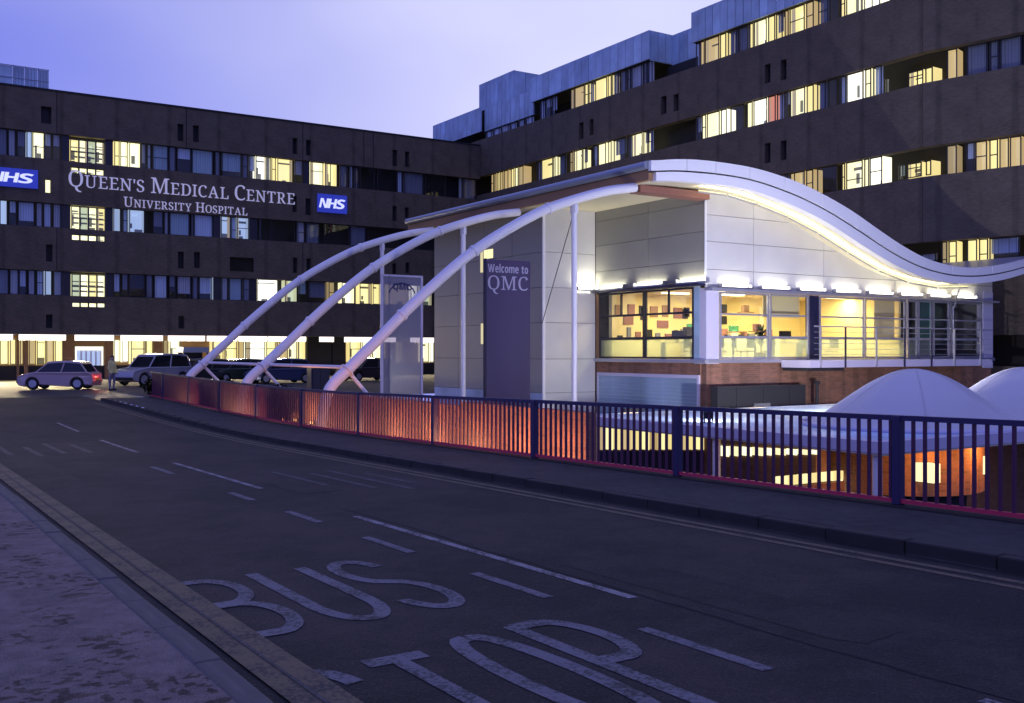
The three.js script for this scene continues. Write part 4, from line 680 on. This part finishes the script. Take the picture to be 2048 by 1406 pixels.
{ // pot plant
  const t = thing('pot_plant', 'dark leafy pot plant behind the first window right of the corner column', 'plant'), z = -27.4, x = onZ(1522, 660, z)[0], ls = [];
  mesh('pot', new THREE.CylinderGeometry(0.2, 0.15, 0.4, 18).translate(0, 0.2, 0), M.terracotta, t);
  for (let i = 0; i < 70; i++) { const g = new THREE.SphereGeometry(1, 6, 4).scale(0.035, rr(0.12, 0.2), 0.008); g.translate(0, 0.2, 0); g.rotateX(rr(0.1, 1.3)); g.rotateY(rr(0, 6.283)); g.translate(0, rr(0.5, 1.15), 0); ls.push(g); }
  const lf = mesh('foliage', merge(ls), plain(0.03, 0.05, 0.025, 0.7), t); lf.userData.kind = 'stuff'; mesh('stem', rod([0, 0.38, 0], [0, 1.2, 0], 0.02, 6), M.timber, t); t.position.set(x, 1.36, z);
}
// ------------------------------------------------------------------ totems
{
  const z = -27, t = thing('banner_sign', 'tall purple welcome banner sign standing before the grey tower wall', 'sign'), [x0, yt] = onZ(973, 518, z), x1 = onZ(1061, 518, z)[0];
  const m = std({ color: lin(0.075, 0.052, 0.14), map: cladNoise(131), roughness: 0.55 });
  mesh('banner_board', new RoundedBoxGeometry(x1 - x0, yt + 0.4, 0.14, 2, 0.02).translate((x0 + x1) / 2, (yt - 0.4) / 2, z - 0.07), m, t);
  mesh('banner_edge', box(x0 - 0.03, x0 - 0.002, -0.4, yt + 0.02, z - 0.15, z + 0.01), M.navy, t);
  const lm = std({ color: lin(0.42, 0.40, 0.52), roughness: 0.6 });
  words(t, 'Welcome to', sansB, false, x0 + 0.05, x1 - 0.1, onZ(1016, 546, z)[1], z + 0.002, 0.22, 0.26, 0.01, lm);
  words(t, 'QMC', serif, false, x0 + 0.05, x1 - 0.12, onZ(1016, 580, z)[1], z + 0.002, 0.5, 0.44, 0.01, lm);
  rebase(t, (x0 + x1) / 2, -0.4, z);
}
{
  const z = -33, t = thing('glass_sign', 'tall translucent glass sign panel in a pale frame left of the tower', 'sign'), [x0, yt] = onZ(762, 548, z), x1 = onZ(846, 548, z)[0], y0 = gy(z);
  mesh('sign_frame', merge([box(x0, x0 + 0.09, y0, yt, z - 0.06, z), box(x1 - 0.09, x1, y0, yt, z - 0.06, z), box(x0 + 0.09, x1 - 0.09, yt - 0.07, yt, z - 0.06, z)]), M.lilac, t);
  mesh('glass_panel', plane(x0 + 0.09, x1 - 0.09, y0 + 0.05, yt - 0.07, z - 0.03), new THREE.MeshPhysicalMaterial({ color: lin(0.40, 0.40, 0.50), roughness: 0.25, transmission: 0.55, thickness: 0, ior: 1.5 }), t);
  const blue = plain(0.03, 0.04, 0.16, 0.6), cx = (x0 + x1) / 2;
  words(t, 'QMC', sansB, false, cx - 0.36, cx + 0.36, onZ(803, 580, z)[1], z - 0.02, 0.3, 0.24, 0.01, blue);
  const ring = arcN(cx, onZ(803, 597, z)[1], 0.56, 0.56, 20, 160, 20).map(([a, b]) => new THREE.Vector3(a, b, z - 0.012)); mesh('sign_arc', new THREE.TubeGeometry(new THREE.CatmullRomCurve3(ring), 24, 0.022, 6), blue, t);
  rebase(t, cx, y0, z);
}

// ------------------------------------------------------------------ fence between footway and drop
{
  const f = thing('railing', 'long dark blue metal railing along the footway edge, bottom rail coloured as tail-light glow', 'railing');
  const zs = range(8, -43.2, 1);
  const railGeo = (x0, x1, h0, h1) => { const gs = []; for (let i = 0; i + 1 < zs.length; i++) { const g = box(x0, x1, 0, h1 - h0, zs[i], zs[i + 1]); const p = g.attributes.position; for (let k = 0; k < p.count; k++) p.setY(k, p.getY(k) + h0 + gy(p.getZ(k))); gs.push(g); } return merge(gs); };
  mesh('top_rail', railGeo(FX - 0.035, FX + 0.035, 1.12, 1.18), M.fence, f);
  mesh('bottom_rail', railGeo(FX - 0.03, FX + 0.03, 0.17, 0.215), M.trailGlowRed, f);
  mesh('parapet_base', railGeo(9.98, 10.42, -0.6, 0.145), M.kerbDark, f);
  const bar = new THREE.BoxGeometry(0.034, 0.905, 0.034), post = new RoundedBoxGeometry(0.11, 1.03, 0.11, 2, 0.012);
  const pz = []; for (let z = -3.65; z > -43.5; z -= 3.75) pz.push(z);
  for (const z of pz) { const m = mesh('post', post, M.fence, f); m.position.set(FX, gy(z) + 0.662, z); }
  for (let z = -1.2; z > -43; z -= 0.15) { if (pz.some(p => Math.abs(p - z) < 0.1)) continue; const m = mesh('bar', bar, M.fenceBar, f); m.position.set(FX, gy(z) + 0.665, z); }
  rebase(f, FX, -0.3, -20);
}

// low brick wall with orange lamps, added behind the railing for its glow
{
  const w = thing('added_glow_wall', 'added low brick wall, lit orange for the glow close behind the far end of the railing', 'wall');
  const gs = []; for (const [a, b] of [[-15.2, -20], [-20, -26], [-26, -32], [-32, -37.5]]) gs.push(box(11.5, 11.72, -1.2, gy((a + b) / 2) + 0.93, b, a));
  mesh('wall', merge(gs), M.redBrick, w);
  mesh('wall_base', box(11.48, 11.74, -5.3, -1.21, -24.55, -15.2), M.redBrick, w);
  const lampM = glowing(2.2, 0.9, 0.25);  // lamps added so the wall glows orange through the bars
  for (const z of [-15.8, -17.4, -19.2, -21.2, -23.2, -28.9, -30.2, -36]) {
    const L = new THREE.Group(); L.name = 'added_wall_lamp'; w.add(L); L.position.set(11.46, gy(z) + (z < -24 ? 0.04 : -0.06), z);
    mesh('lamp_lens', new RoundedBoxGeometry(0.05, 0.07, 0.22, 2, 0.015).translate(-0.03, 0, 0), lampM, L); mesh('lamp_case', box(-0.005, 0.035, -0.06, 0.06, -0.13, 0.13), M.dark, L);
    const P = new THREE.PointLight(new THREE.Color(1, 0.42, 0.24), 5.5, 0, 2); P.position.set(10.85, gy(z) + 0.12, z); P.shadow.radius = 4; scene.add(P);
  }
  rebase(w, 11.6, -0.4, -26);
}

// ------------------------------------------------------------------ lower building with tent-like roof canopies
{
  const z0 = -12, x0 = 15.9, yr = 0.12, t = thing('canopy_building', 'low orange-lit brick building below the railing with a pale lilac roof edge', 'building');
  mesh('roof_edge', box(x0, 40, yr - 0.22, yr, z0 - 0.3, z0), M.lilac, t);
  mesh('roof_edge', box(x0, x0 + 0.3, yr - 0.22, yr, -22, z0 - 0.3), M.lilac, t);
  mesh('roof_sheet', box(x0 + 0.3, 40, yr - 0.2, yr - 0.03, -22, z0 - 0.3), M.clad[2], t);
  mesh('soffit', box(x0 + 0.02, 40, yr - 0.26, yr - 0.224, -22, z0 - 0.02), M.soffit, t);
  mesh('brick_wall', box(x0 + 4.5, 40, -5.3, yr - 0.27, z0 - 3.2, z0 - 2.9), M.darkBrick, t);  // darker brick here so the wall behind the bay looks unlit
  mesh('brick_wall', box(x0 + 1.6, x0 + 1.9, -5.3, yr - 0.27, -21.8, z0 - 2.9), M.redBrick, t);
  // round bay
  const cx = onZ(1890, 900, z0 - 1.6)[0], cz = z0 - 2.9, rb = 1.9;
  mesh('round_bay', new THREE.CylinderGeometry(rb, rb, 1.15, 40, 1, false).translate(cx, yr - 0.27 - 0.575, cz), (() => { const m = M.redBrick.clone(); m.map = M.redBrick.map.clone(); m.map.repeat.set(12 / 3.6, 1.15 / 3.6); m.map.needsUpdate = true; return m; })(), t);
  mesh('bay_base', new THREE.CylinderGeometry(rb - 0.35, rb - 0.6, 3.8, 32).translate(cx, yr - 1.43 - 1.9, cz), M.dark, t);
  for (const [p, y] of [[1855, 945], [1957, 930]]) { const q = onZ(p, y, cz + rb - 0.25); mesh('bay_window_glow', box(q[0] - 0.11, q[0] + 0.11, q[1] - 0.2, q[1] + 0.2, cz + rb - 0.6, cz + rb + (p === 1855 ? -0.02 : -0.14)), glowMat('L', 1), t); }
  for (const [x, z] of [[x0 + 0.2, z0 - 0.25], [x0 + 0.2, z0 - 4.5], [x0 + 0.2, z0 - 9]]) mesh('column', rod([x, -5.3, z], [x, yr - 0.26, z], 0.09, 14), M.white, t);
  mesh('door_glow', box(x0 + 2.1, x0 + 2.9, -3.4, -0.9, z0 - 2.88, z0 - 2.84), glowMat('L', 0), t);
  mesh('brick_wall', box(x0 + 1.9, x0 + 2.05, -5.3, yr - 0.27, z0 - 3.2, z0 - 2.9), M.redBrick, t); mesh('brick_wall', box(x0 + 2.95, x0 + 4.5, -5.3, yr - 0.27, z0 - 3.2, z0 - 2.9), M.redBrick, t);
  const xw = x0 + 1.56;
  for (let i = 0; i < 12; i++) { const p0 = lerp(1190, 1408, i / 12), p1 = lerp(1190, 1408, (i + 0.88) / 12), q0 = onX(p0, 860, xw), q1 = onX(p1, 860, xw), yb = onX(p0, 898, xw)[1]; mesh('window_glow', box(xw, xw + 0.035, yb, yr - 0.32, q0[0], q1[0]), glowMat(i % 3 ? 'Y' : 'O', i % 2 ? 0 : 1), t); mesh('window_panel', box(xw, xw + 0.035, yb - 0.55, yb - 0.03, q0[0], q1[0]), M.navy, t); }
  for (let i = 0; i < 9; i++) { const p0 = lerp(1436, 1640, i / 9), p1 = lerp(1436, 1640, (i + 0.9) / 9), q0 = onX(p0, 893, xw), q1 = onX(p1, 893, xw); mesh('strip_glow', box(xw, xw + 0.035, onX(p0, lerp(911, 907, i / 9), xw)[1], onX(p0, lerp(891, 900, i / 9), xw)[1], q0[0], q1[0]), glowMat('L', i % 2), t); }
  { const zw = z0 - 2.6, a = onZ(1553, 960, zw), b = onZ(1690, 960, zw); mesh('low_wall', box(a[0], b[0], -5.3, onZ(1600, 972, zw)[1], zw - 0.2, zw - 0.01), M.redBrick, t); for (let i = 0; i < 6; i++) mesh('strip_glow', box(lerp(a[0], b[0], i / 6), lerp(a[0], b[0], (i + 0.85) / 6), onZ(1620, 966, zw)[1], onZ(1620, 948, zw)[1], zw - 0.1, zw), glowMat('Y', i % 2), t); }
  for (const x of [18, 23, 28, 33]) { const w = new THREE.Group(); w.name = 'added_wall_washer'; t.add(w); w.position.set(x, yr + 0.01, -21.7); mesh('lamp_case', box(-0.35, 0.35, 0, 0.1, -0.02, 0.08), M.dark, w); mesh('lamp_glass', box(-0.33, 0.33, 0.012, 0.09, -0.03, -0.021), glowing(4, 2, 0.7), w); const L = new THREE.RectAreaLight(new THREE.Color(1, 0.52, 0.22), 42, 0.66, 0.08); L.position.set(x, yr + 0.06, -21.74); L.lookAt(x, yr - 0.4, -26.5); scene.add(L); }  // unseen lamps added to warm the brick base of the pavilion
  const so = glowing(6, 2.6, 0.6);
  for (const x of [x0 + 1.2, cx - 1.3, cx + 0.2, cx + 1.7]) { mesh('soffit_lamp', box(x - 0.2, x + 0.2, yr - 0.3, yr - 0.264, z0 - 0.75, z0 - 0.6), so, t); const P = new THREE.RectAreaLight(new THREE.Color(1, 0.40, 0.09), 190, 0.4, 0.15); P.position.set(x, yr - 0.31, z0 - 0.67); P.lookAt(x, yr - 3, z0 - 2.0); scene.add(P); }
  rebase(t, 20, -5.3, -16);
  // fabric canopies
  const prof = []; for (let i = 0; i <= 22; i++) { const r = i / 22; prof.push(new THREE.Vector2(0.001 + 2.55 * r, 1.27 * Math.pow(Math.cos(r * Math.PI / 2), 1.45) + 0.02)); }
  const fabric = std({ color: lin(0.84, 0.82, 0.83), map: cladNoise(141, 0.14), roughness: 0.55, side: THREE.DoubleSide });
  const cg = new THREE.LatheGeometry(prof, 40); { const p = cg.attributes.position; for (let i = 0; i < p.count; i++) { const a = Math.atan2(p.getZ(i), p.getX(i)), r = Math.hypot(p.getX(i), p.getZ(i)), f = 1 - 0.05 * Math.pow(Math.abs(Math.sin(a * 4)), 0.6) * (r / 2.55); p.setXYZ(i, p.getX(i) * f, p.getY(i) * (1 - 0.05 * Math.abs(Math.sin(a * 4)) * r / 2.55), p.getZ(i) * f); } cg.computeVertexNormals(); }
  const list = [['pale lilac dome-shaped fabric canopy, left one on the low roof', 1828], ['pale lilac dome-shaped fabric canopy cut off by the right picture edge', 2050]];
  list.forEach(([lb, px]) => {
    const c = thing('fabric_canopy', lb, 'canopy', 'dome canopies on the low roof'); const x = onZ(px, 800, -14.6)[0];
    mesh('membrane', cg, fabric, c); const seams = []; for (let k = 0; k < 6; k++) { const a = k * Math.PI / 3 + 0.3, pts = prof.map(v => new THREE.Vector3(v.x * Math.cos(a), v.y + 0.008, v.x * Math.sin(a))); seams.push(new THREE.TubeGeometry(new THREE.CatmullRomCurve3(pts), 20, 0.007, 5)); } for (const q of seams) mesh('seam', q, fabric, c);
    mesh('base_ring', new THREE.TorusGeometry(2.52, 0.05, 8, 48).rotateX(Math.PI / 2).translate(0, 0.03, 0), M.lilac, c);
    c.position.set(x, yr - 0.02, -14.6);
  });
}
// two floodlights added on the low roof to brighten the pavilion roof edge
{
  const fm = glowing(6, 6, 6);
  for (const [x, lb, to] of [[17.1, 'small flood lamp added on the low roof to brighten the left roof edge', [24, 7.6, -25]], [22.4, 'small flood lamp added on the low roof to brighten the sloping roof edge', [35, 5.0, -25]]]) {
    const t = thing('added_floodlight', lb, 'added_floodlight', 'added floodlights on the low roof'); const fz = -17.8; t.position.set(x, 0.1, fz);
    mesh('bracket', merge([box(-0.14, -0.12, 0, 0.25, -0.02, 0.02), box(0.12, 0.14, 0, 0.25, -0.02, 0.02), box(-0.14, 0.14, -0.01, 0, -0.06, 0.06)]), M.dark, t);
    const hd = new THREE.Group(); hd.name = 'lamp_head'; t.add(hd); hd.position.y = 0.22; hd.lookAt(...to);
    mesh('lamp_case', box(-0.115, 0.115, -0.09, 0.09, -0.1, 0.0), M.dark, hd); mesh('lamp_glass', box(-0.1, 0.1, -0.075, 0.075, 0.002, 0.01), fm, hd);
    const L = new THREE.RectAreaLight(new THREE.Color(0.86, 0.85, 1), x > 20 ? 12000 : 3600, 0.2, 0.15); L.position.set(x, 0.34, fz); L.lookAt(...to); L.position.add(new THREE.Vector3(...to).sub(L.position).normalize().multiplyScalar(0.03)); scene.add(L);
  }
}
// dark equipment cabinet against the brick base
{
  const z = -25.2, t = thing('screen_board', 'long black flat box standing before the brick base of the pavilion', 'cabinet'), [x0, y1] = onZ(1436, 774, z), x1 = onZ(1612, 774, z)[0];
  mesh('case', new RoundedBoxGeometry(x1 - x0, 1.0, 0.35, 2, 0.02).translate((x0 + x1) / 2, y1 - 0.5, z - 0.18), M.dark, t);
  for (const k of [0.2, 0.5, 0.8]) mesh('case_seam', box(lerp(x0, x1, k) - 0.01, lerp(x0, x1, k) + 0.01, y1 - 0.98, y1 - 0.02, z - 0.004, z + 0.006), M.black, t);
  for (const k of [0.06, 0.94]) mesh('leg', box(lerp(x0, x1, k) - 0.06, lerp(x0, x1, k) + 0.06, -5.3, y1 - 1.0, z - 0.24, z - 0.12), M.dark, t);
  rebase(t, (x0 + x1) / 2, -5.3, z);
  const px = onZ(1634, 800, z)[0], p = thing('bollard_post', 'thin dark post with a cap right of the long black box', 'post');
  mesh('pole', rod([0, 0, 0], [0, 5.9, 0], 0.06, 10), M.dark, p); mesh('cap', new THREE.SphereGeometry(0.12, 14, 10).scale(1, 0.6, 1).translate(0, 5.95, 0), M.dark, p); p.position.set(px, -5.3, z);
}

// ------------------------------------------------------------------ vehicles
function makeCar(name, label, color, o = {}) {
  const t = thing(name, label, 'car'), L = o.L || 4.1, Wd = o.W || 1.72, H = o.H || 1.45, belt = o.belt || 0.86, hood = o.hood ?? 0.95, boot = o.boot ?? 0.25, tall = o.tall || 0;
  const paint = new THREE.MeshPhysicalMaterial({ color: lin(...color), roughness: 0.35, metalness: 0.3, clearcoat: 0.8, clearcoatRoughness: 0.1 });
  const h = L / 2, sh = new THREE.Shape(), gc = 0.2 + tall * 0.08, wr = 0.32 + tall * 0.05, wx = [-h + 0.78, h - 0.72];
  sh.moveTo(-h + 0.06, gc + 0.08); sh.lineTo(wx[0] - wr - 0.06, gc); sh.absarc(wx[0], gc + 0.1, wr + 0.06, Math.PI, 0, true); sh.lineTo(wx[1] - wr - 0.06, gc); sh.absarc(wx[1], gc + 0.1, wr + 0.06, Math.PI, 0, true); sh.lineTo(h - 0.04, gc + 0.06);
  sh.quadraticCurveTo(h + 0.02, 0.5, h - 0.05, belt - 0.06); sh.lineTo(h - boot, belt); sh.lineTo(-h + hood, belt); sh.quadraticCurveTo(-h + 0.4, belt - 0.06, -h + 0.08, belt - 0.22); sh.quadraticCurveTo(-h - 0.03, 0.5, -h + 0.06, gc + 0.08);
  const taper = (g, k) => { const p = g.attributes.position; for (let i = 0; i < p.count; i++) { const y = p.getY(i), x = p.getX(i), e = Math.max(0, Math.abs(x) / h - 0.72); p.setZ(i, p.getZ(i) * (1 - k * Math.max(0, y - belt) - e * e * 1.6)); } g.computeVertexNormals(); return g; };
  const ext = (s2, w, b) => { const g = new THREE.ExtrudeGeometry(s2, { depth: w - 2 * b, bevelEnabled: true, bevelThickness: b, bevelSize: b * 0.7, bevelSegments: 3, curveSegments: 10 }); g.translate(0, 0, -w / 2 + b); return g; };
  mesh('body', taper(ext(sh, Wd, 0.07), 0), paint, t);
  const cab = new THREE.Shape(), r0 = -h + hood - 0.06, r1 = h - boot + 0.05, f0 = r0 + 0.62, f1 = r1 - (o.hatch ?? 0.38);
  cab.moveTo(r0, belt - 0.05); cab.lineTo(f0, H - 0.05); cab.quadraticCurveTo((f0 + f1) / 2, H + 0.03, f1, H - 0.06); cab.lineTo(r1, belt - 0.05); cab.lineTo(r0, belt - 0.05);
  mesh('window_glass', taper(ext(cab, Wd - 0.12, 0.05), 0.28), plain(0.015, 0.018, 0.022, 0.08), t);
  const rf = new THREE.Shape(); rf.moveTo(f0 - 0.04, H - 0.07); rf.quadraticCurveTo((f0 + f1) / 2, H + 0.06, f1 + 0.03, H - 0.08); rf.lineTo(f1, H - 0.02); rf.quadraticCurveTo((f0 + f1) / 2, H + 0.10, f0, H - 0.01);
  mesh('roof', taper(ext(rf, Wd - 0.1, 0.05), 0.28), paint, t);
  const zt = y => (Wd / 2 - 0.05) * (1 - 0.28 * (y - belt));
  for (const q of [-1, 1]) for (const [xa, xb] of [[r0, f0], [(r0 + r1) / 2 - 0.02, (f0 + f1) / 2], [r1, f1]]) mesh('pillar', rod([xa, belt - 0.02, q * zt(belt)], [xb, H - 0.05, q * zt(H - 0.05)], 0.04, 6), paint, t);
  for (const x of wx) for (const q of [-1, 1]) { const w = new THREE.Group(); w.name = 'wheel'; t.add(w); w.position.set(x, wr, q * (Wd / 2 - 0.12)); mesh('tyre', new THREE.TorusGeometry(wr - 0.085, 0.085, 10, 24), M.black, w); mesh('rim', new THREE.CylinderGeometry(wr - 0.11, wr - 0.11, 0.14, 14).rotateX(Math.PI / 2), M.alu, w); }
  const tailM = o.lit ? glowing(3.2, 0.10, 0.06) : plain(0.3, 0.01, 0.01, 0.2), headM = o.lit ? glowing(4, 3.7, 3) : plain(0.6, 0.6, 0.62, 0.1);
  for (const q of [-1, 1]) { mesh('tail_light', new RoundedBoxGeometry(0.07, 0.2, 0.26, 2, 0.02).translate(h - 0.05, belt - 0.18, q * (Wd / 2 - 0.26)), tailM, t); mesh('headlight', new RoundedBoxGeometry(0.1, 0.13, 0.3, 2, 0.03).translate(-h + 0.08, belt - 0.27, q * (Wd / 2 - 0.32)), headM, t); }
  for (const q of [-1, 1]) mesh('bumper', new RoundedBoxGeometry(0.12, 0.16, Wd - 0.2, 2, 0.04).translate(q * (h - 0.01), 0.42, 0), q < 0 ? M.dark : paint, t);
  mesh('number_plate', box(h + 0.06, h + 0.075, 0.48, 0.59, -0.26, 0.26), plain(0.6, 0.45, 0.05, 0.5), t);
  return t;
}
function park(c, px, py, z, turn) { const x = onZ(px, py, z)[0]; c.position.set(x, gy(z), z); c.rotation.y = turn; return c; }
{
  const c = park(makeCar('hatchback_car', 'pale hatchback with lit red tail lamps turning across the road at far left', [0.48, 0.36, 0.36], { L: 3.7, H: 1.4, lit: true }), 120, 750, -56.5, -0.5);
  for (const q of [-1, 1]) { const P = new THREE.PointLight(new THREE.Color(1, 0.06, 0.04), 0.3, 0, 2); const v = new THREE.Vector3(2.15, 0.7, q * 0.6).applyAxisAngle(new THREE.Vector3(0, 1, 0), c.rotation.y).add(c.position); P.position.copy(v); scene.add(P); }
}
park(makeCar('off_road_car', 'silver off-road car parked before the lit entrance, left of the railing end', [0.38, 0.38, 0.44], { L: 4.3, W: 1.8, H: 1.75, belt: 1.02, hood: 1.15, boot: 0.1, hatch: 0.14, tall: 1 }), 306, 745, -60.5, 0.5);
park(makeCar('parked_car', 'dark car parked between the two farthest white curved ribs', [0.03, 0.035, 0.04], { H: 1.45 }), 400, 745, -62, 0.25);
park(makeCar('parked_car', 'dark green car parked behind the middle white curved rib', [0.03, 0.05, 0.035], { H: 1.42 }), 478, 745, -62.5, 0.15);
park(makeCar('parked_car', 'dark blue car parked between the middle and nearest white ribs', [0.03, 0.05, 0.14], { H: 1.45 }), 560, 748, -60, 0.1);
park(makeCar('parked_car', 'dark car half hidden behind the glass sign left of the tower', [0.05, 0.04, 0.045], { H: 1.45 }), 735, 750, -62, 0.2);

// dark blue cabinet on the plaza
{ const z = -46, t = thing('utility_cabinet', 'dark blue utility cabinet on the plaza left of the nearest rib foot', 'cabinet'), [x0] = onZ(618, 735, z), x1 = onZ(655, 735, z)[0], yt = onZ(636, 735, z)[1];
  mesh('case', new RoundedBoxGeometry(x1 - x0, yt - gy(z), 0.6, 2, 0.02).translate((x0 + x1) / 2, (yt + gy(z)) / 2, z), M.navy, t); mesh('door_seam', box((x0 + x1) / 2 - 0.01, (x0 + x1) / 2 + 0.01, gy(z) + 0.1, yt - 0.06, z + 0.301, z + 0.306), M.black, t); mesh('lid', box(x0 - 0.03, x1 + 0.03, yt + 0.002, yt + 0.05, z - 0.33, z + 0.33), M.navy, t); rebase(t, (x0 + x1) / 2, gy(z), z); }
// kiosk with blue-grey fascia
{ const z = -68, t = thing('kiosk', 'small kiosk with a blue-grey fascia before the bright entrance glazing', 'kiosk'), [x0, yt] = onZ(366, 694, z), x1 = onZ(418, 694, z)[0], yb = onZ(366, 705, z)[1];
  mesh('fascia', box(x0, x1, yb, yt, z - 1.5, z), M.gutter, t); mesh('back_wall', box(x0 + 0.05, x1 - 0.05, gy(z), yb, z - 1.5, z - 1.4), M.navy, t); mesh('counter', box(x0 + 0.05, x1 - 0.05, gy(z), gy(z) + 1.0, z - 0.4, z - 0.05), M.dark, t); for (const x of [x0 + 0.05, x1 - 0.13]) mesh('post', box(x, x + 0.08, gy(z), yb, z - 0.12, z - 0.04), M.navy, t); rebase(t, (x0 + x1) / 2, gy(z), z); }

// shrubs behind the railing
function shrub(label, x, z, y, r, h) {
  const t = thing('shrub', label, 'shrub', 'shrubs behind the railing'), P = [], N = [], n = 900;
  for (let i = 0; i < n; i++) {
    const a = rr(0, 6.283), b = Math.acos(rr(-1, 1)), q = r * Math.pow(rnd(), 0.4) * (0.75 + 0.4 * vnoise(a * 2, b * 2, 64, 64, 9)), c = new THREE.Vector3(q * Math.sin(b) * Math.cos(a), h * 0.55 + (q / r) * h * 0.5 * Math.cos(b), q * Math.sin(b) * Math.sin(a));
    const u = new THREE.Vector3(rr(-1, 1), rr(-1, 1), rr(-1, 1)).normalize(), v = new THREE.Vector3(rr(-1, 1), rr(-1, 1), rr(-1, 1)).cross(u).normalize(), l = rr(0.05, 0.1), w = l * 0.5, m = u.clone().cross(v);
    const A = c.clone().addScaledVector(u, -l), B = c.clone().addScaledVector(v, w), C = c.clone().addScaledVector(u, l), D = c.clone().addScaledVector(v, -w);
    P.push(...A.toArray(), ...B.toArray(), ...C.toArray(), ...A.toArray(), ...C.toArray(), ...D.toArray()); for (let k = 0; k < 6; k++) N.push(...m.toArray());
  }
  const g = new THREE.BufferGeometry(); g.setAttribute('position', new THREE.Float32BufferAttribute(P, 3)); g.setAttribute('normal', new THREE.Float32BufferAttribute(N, 3));
  const lf = mesh('foliage', g, std({ color: lin(0.035, 0.055, 0.025), roughness: 0.8, side: THREE.DoubleSide }), t); lf.userData.kind = 'stuff';
  const st = []; for (let k = 0; k < 6; k++) st.push(rod([rr(-0.05, 0.05), 0, rr(-0.05, 0.05)], [rr(-0.5, 0.5) * r, h * rr(0.5, 0.8), rr(-0.5, 0.5) * r], 0.02, 5, 0.008)); mesh('stem', merge(st), M.timber, t);
  t.position.set(x, y, z);
}
{ const z1 = -30.5, z2 = -36; shrub('dark round shrub showing over the railing right of the middle rib', onZ(566, 770, z1)[0], z1, gy(z1), 0.45, 1.12); shrub('small leafy shrub behind the railing left of the middle rib', onZ(452, 760, z2)[0], z2, gy(z2), 0.45, 1.15); shrub('dark low shrub at the far left end of the railing', onZ(318, 770, -43.6)[0], -43.6, gy(-43.6), 0.7, 0.95); }

// a person standing on the forecourt, seen small
{
  const J = { hip: [0, 0.92, 0], chest: [0, 1.28, 0.01], neck: [0, 1.47, 0.01], head: [0, 1.62, 0.03] };
  const bones = [[J.hip, J.chest, 0.135, 0.155], [J.chest, J.neck, 0.14, 0.06], [J.neck, J.head, 0.058, 0.095], [J.head, [0, 1.66, 0.02], 0.098, 0.095]];
  for (const q of [-1, 1]) { bones.push([[q * 0.09, 0.9, 0], [q * 0.11, 0.49, 0.03 * q], 0.095, 0.062], [[q * 0.11, 0.49, 0.03 * q], [q * 0.12, 0.07, -0.02], 0.06, 0.04], [[q * 0.12, 0.05, -0.03], [q * 0.13, 0.035, 0.14], 0.042, 0.035], [[q * 0.165, 1.4, 0], [q * 0.225, 1.12, 0], 0.06, 0.045], [[q * 0.225, 1.12, 0], [q * 0.2, 0.88, 0.12], 0.043, 0.032], [[q * 0.2, 0.88, 0.12], [q * 0.19, 0.79, 0.16], 0.036, 0.025], [[q * 0.12, 1.42, 0], [q * 0.165, 1.4, 0], 0.07, 0.062]); }
  const n = 72, sc = 0.95, mc = new MarchingCubes(n, std({}), false, false, 200000); mc.isolation = 0;
  const dist = (p) => { let acc = 0; for (const [a, b, ra, rb] of bones) { const ab = [b[0] - a[0], b[1] - a[1], b[2] - a[2]], ap = [p[0] - a[0], p[1] - a[1], p[2] - a[2]], l2 = ab[0] ** 2 + ab[1] ** 2 + ab[2] ** 2, h = clamp((ap[0] * ab[0] + ap[1] * ab[1] + ap[2] * ab[2]) / l2), d = Math.hypot(ap[0] - ab[0] * h, ap[1] - ab[1] * h, ap[2] - ab[2] * h) - lerp(ra, rb, h); acc += Math.exp(-d * 40); } return -Math.log(acc) / 40; };
  for (let k = 0; k < n; k++) for (let j = 0; j < n; j++) for (let i = 0; i < n; i++) mc.field[i + j * n + k * n * n] = -dist([(2 * i / n - 1) * sc, (2 * j / n - 1) * sc + 0.88, (2 * k / n - 1) * sc]);
  mc.update();
  const cnt = mc.count, P = new Float32Array(cnt * 3), N = new Float32Array(cnt * 3), C = new Float32Array(cnt * 3);
  for (let i = 0; i < cnt; i++) {
    for (let q = 0; q < 3; q++) { P[3 * i + q] = mc.positionArray[3 * i + q] * sc + (q === 1 ? 0.88 : 0); N[3 * i + q] = mc.normalArray[3 * i + q]; }
    const y = P[3 * i + 1], x = Math.abs(P[3 * i]), zz = P[3 * i + 2];
    const c = y > 1.66 || (y > 1.56 && zz < 0) ? [0.05, 0.035, 0.02] : y > 1.5 ? [0.5, 0.33, 0.25] : (y < 0.86 && x > 0.16 && y > 0.7) ? [0.5, 0.33, 0.25] : y > 0.86 ? [0.72, 0.66, 0.26] : y > 0.09 ? [0.20, 0.19, 0.27] : [0.02, 0.02, 0.02];
    C.set(c, 3 * i);
  }
  const g = new THREE.BufferGeometry(); g.setAttribute('position', new THREE.BufferAttribute(P, 3)); g.setAttribute('normal', new THREE.BufferAttribute(N, 3)); g.setAttribute('color', new THREE.BufferAttribute(C, 3));
  const p = mesh('person', g, std({ vertexColors: true, roughness: 0.85 })); tag(p, 'person in a pale yellow jacket and grey trousers standing beside the silver car', 'person');
  const z = -53.5; p.position.set(onZ(224, 750, z)[0], gy(z), z); p.rotation.y = 0.6;
}

renderer.render(scene, camera);
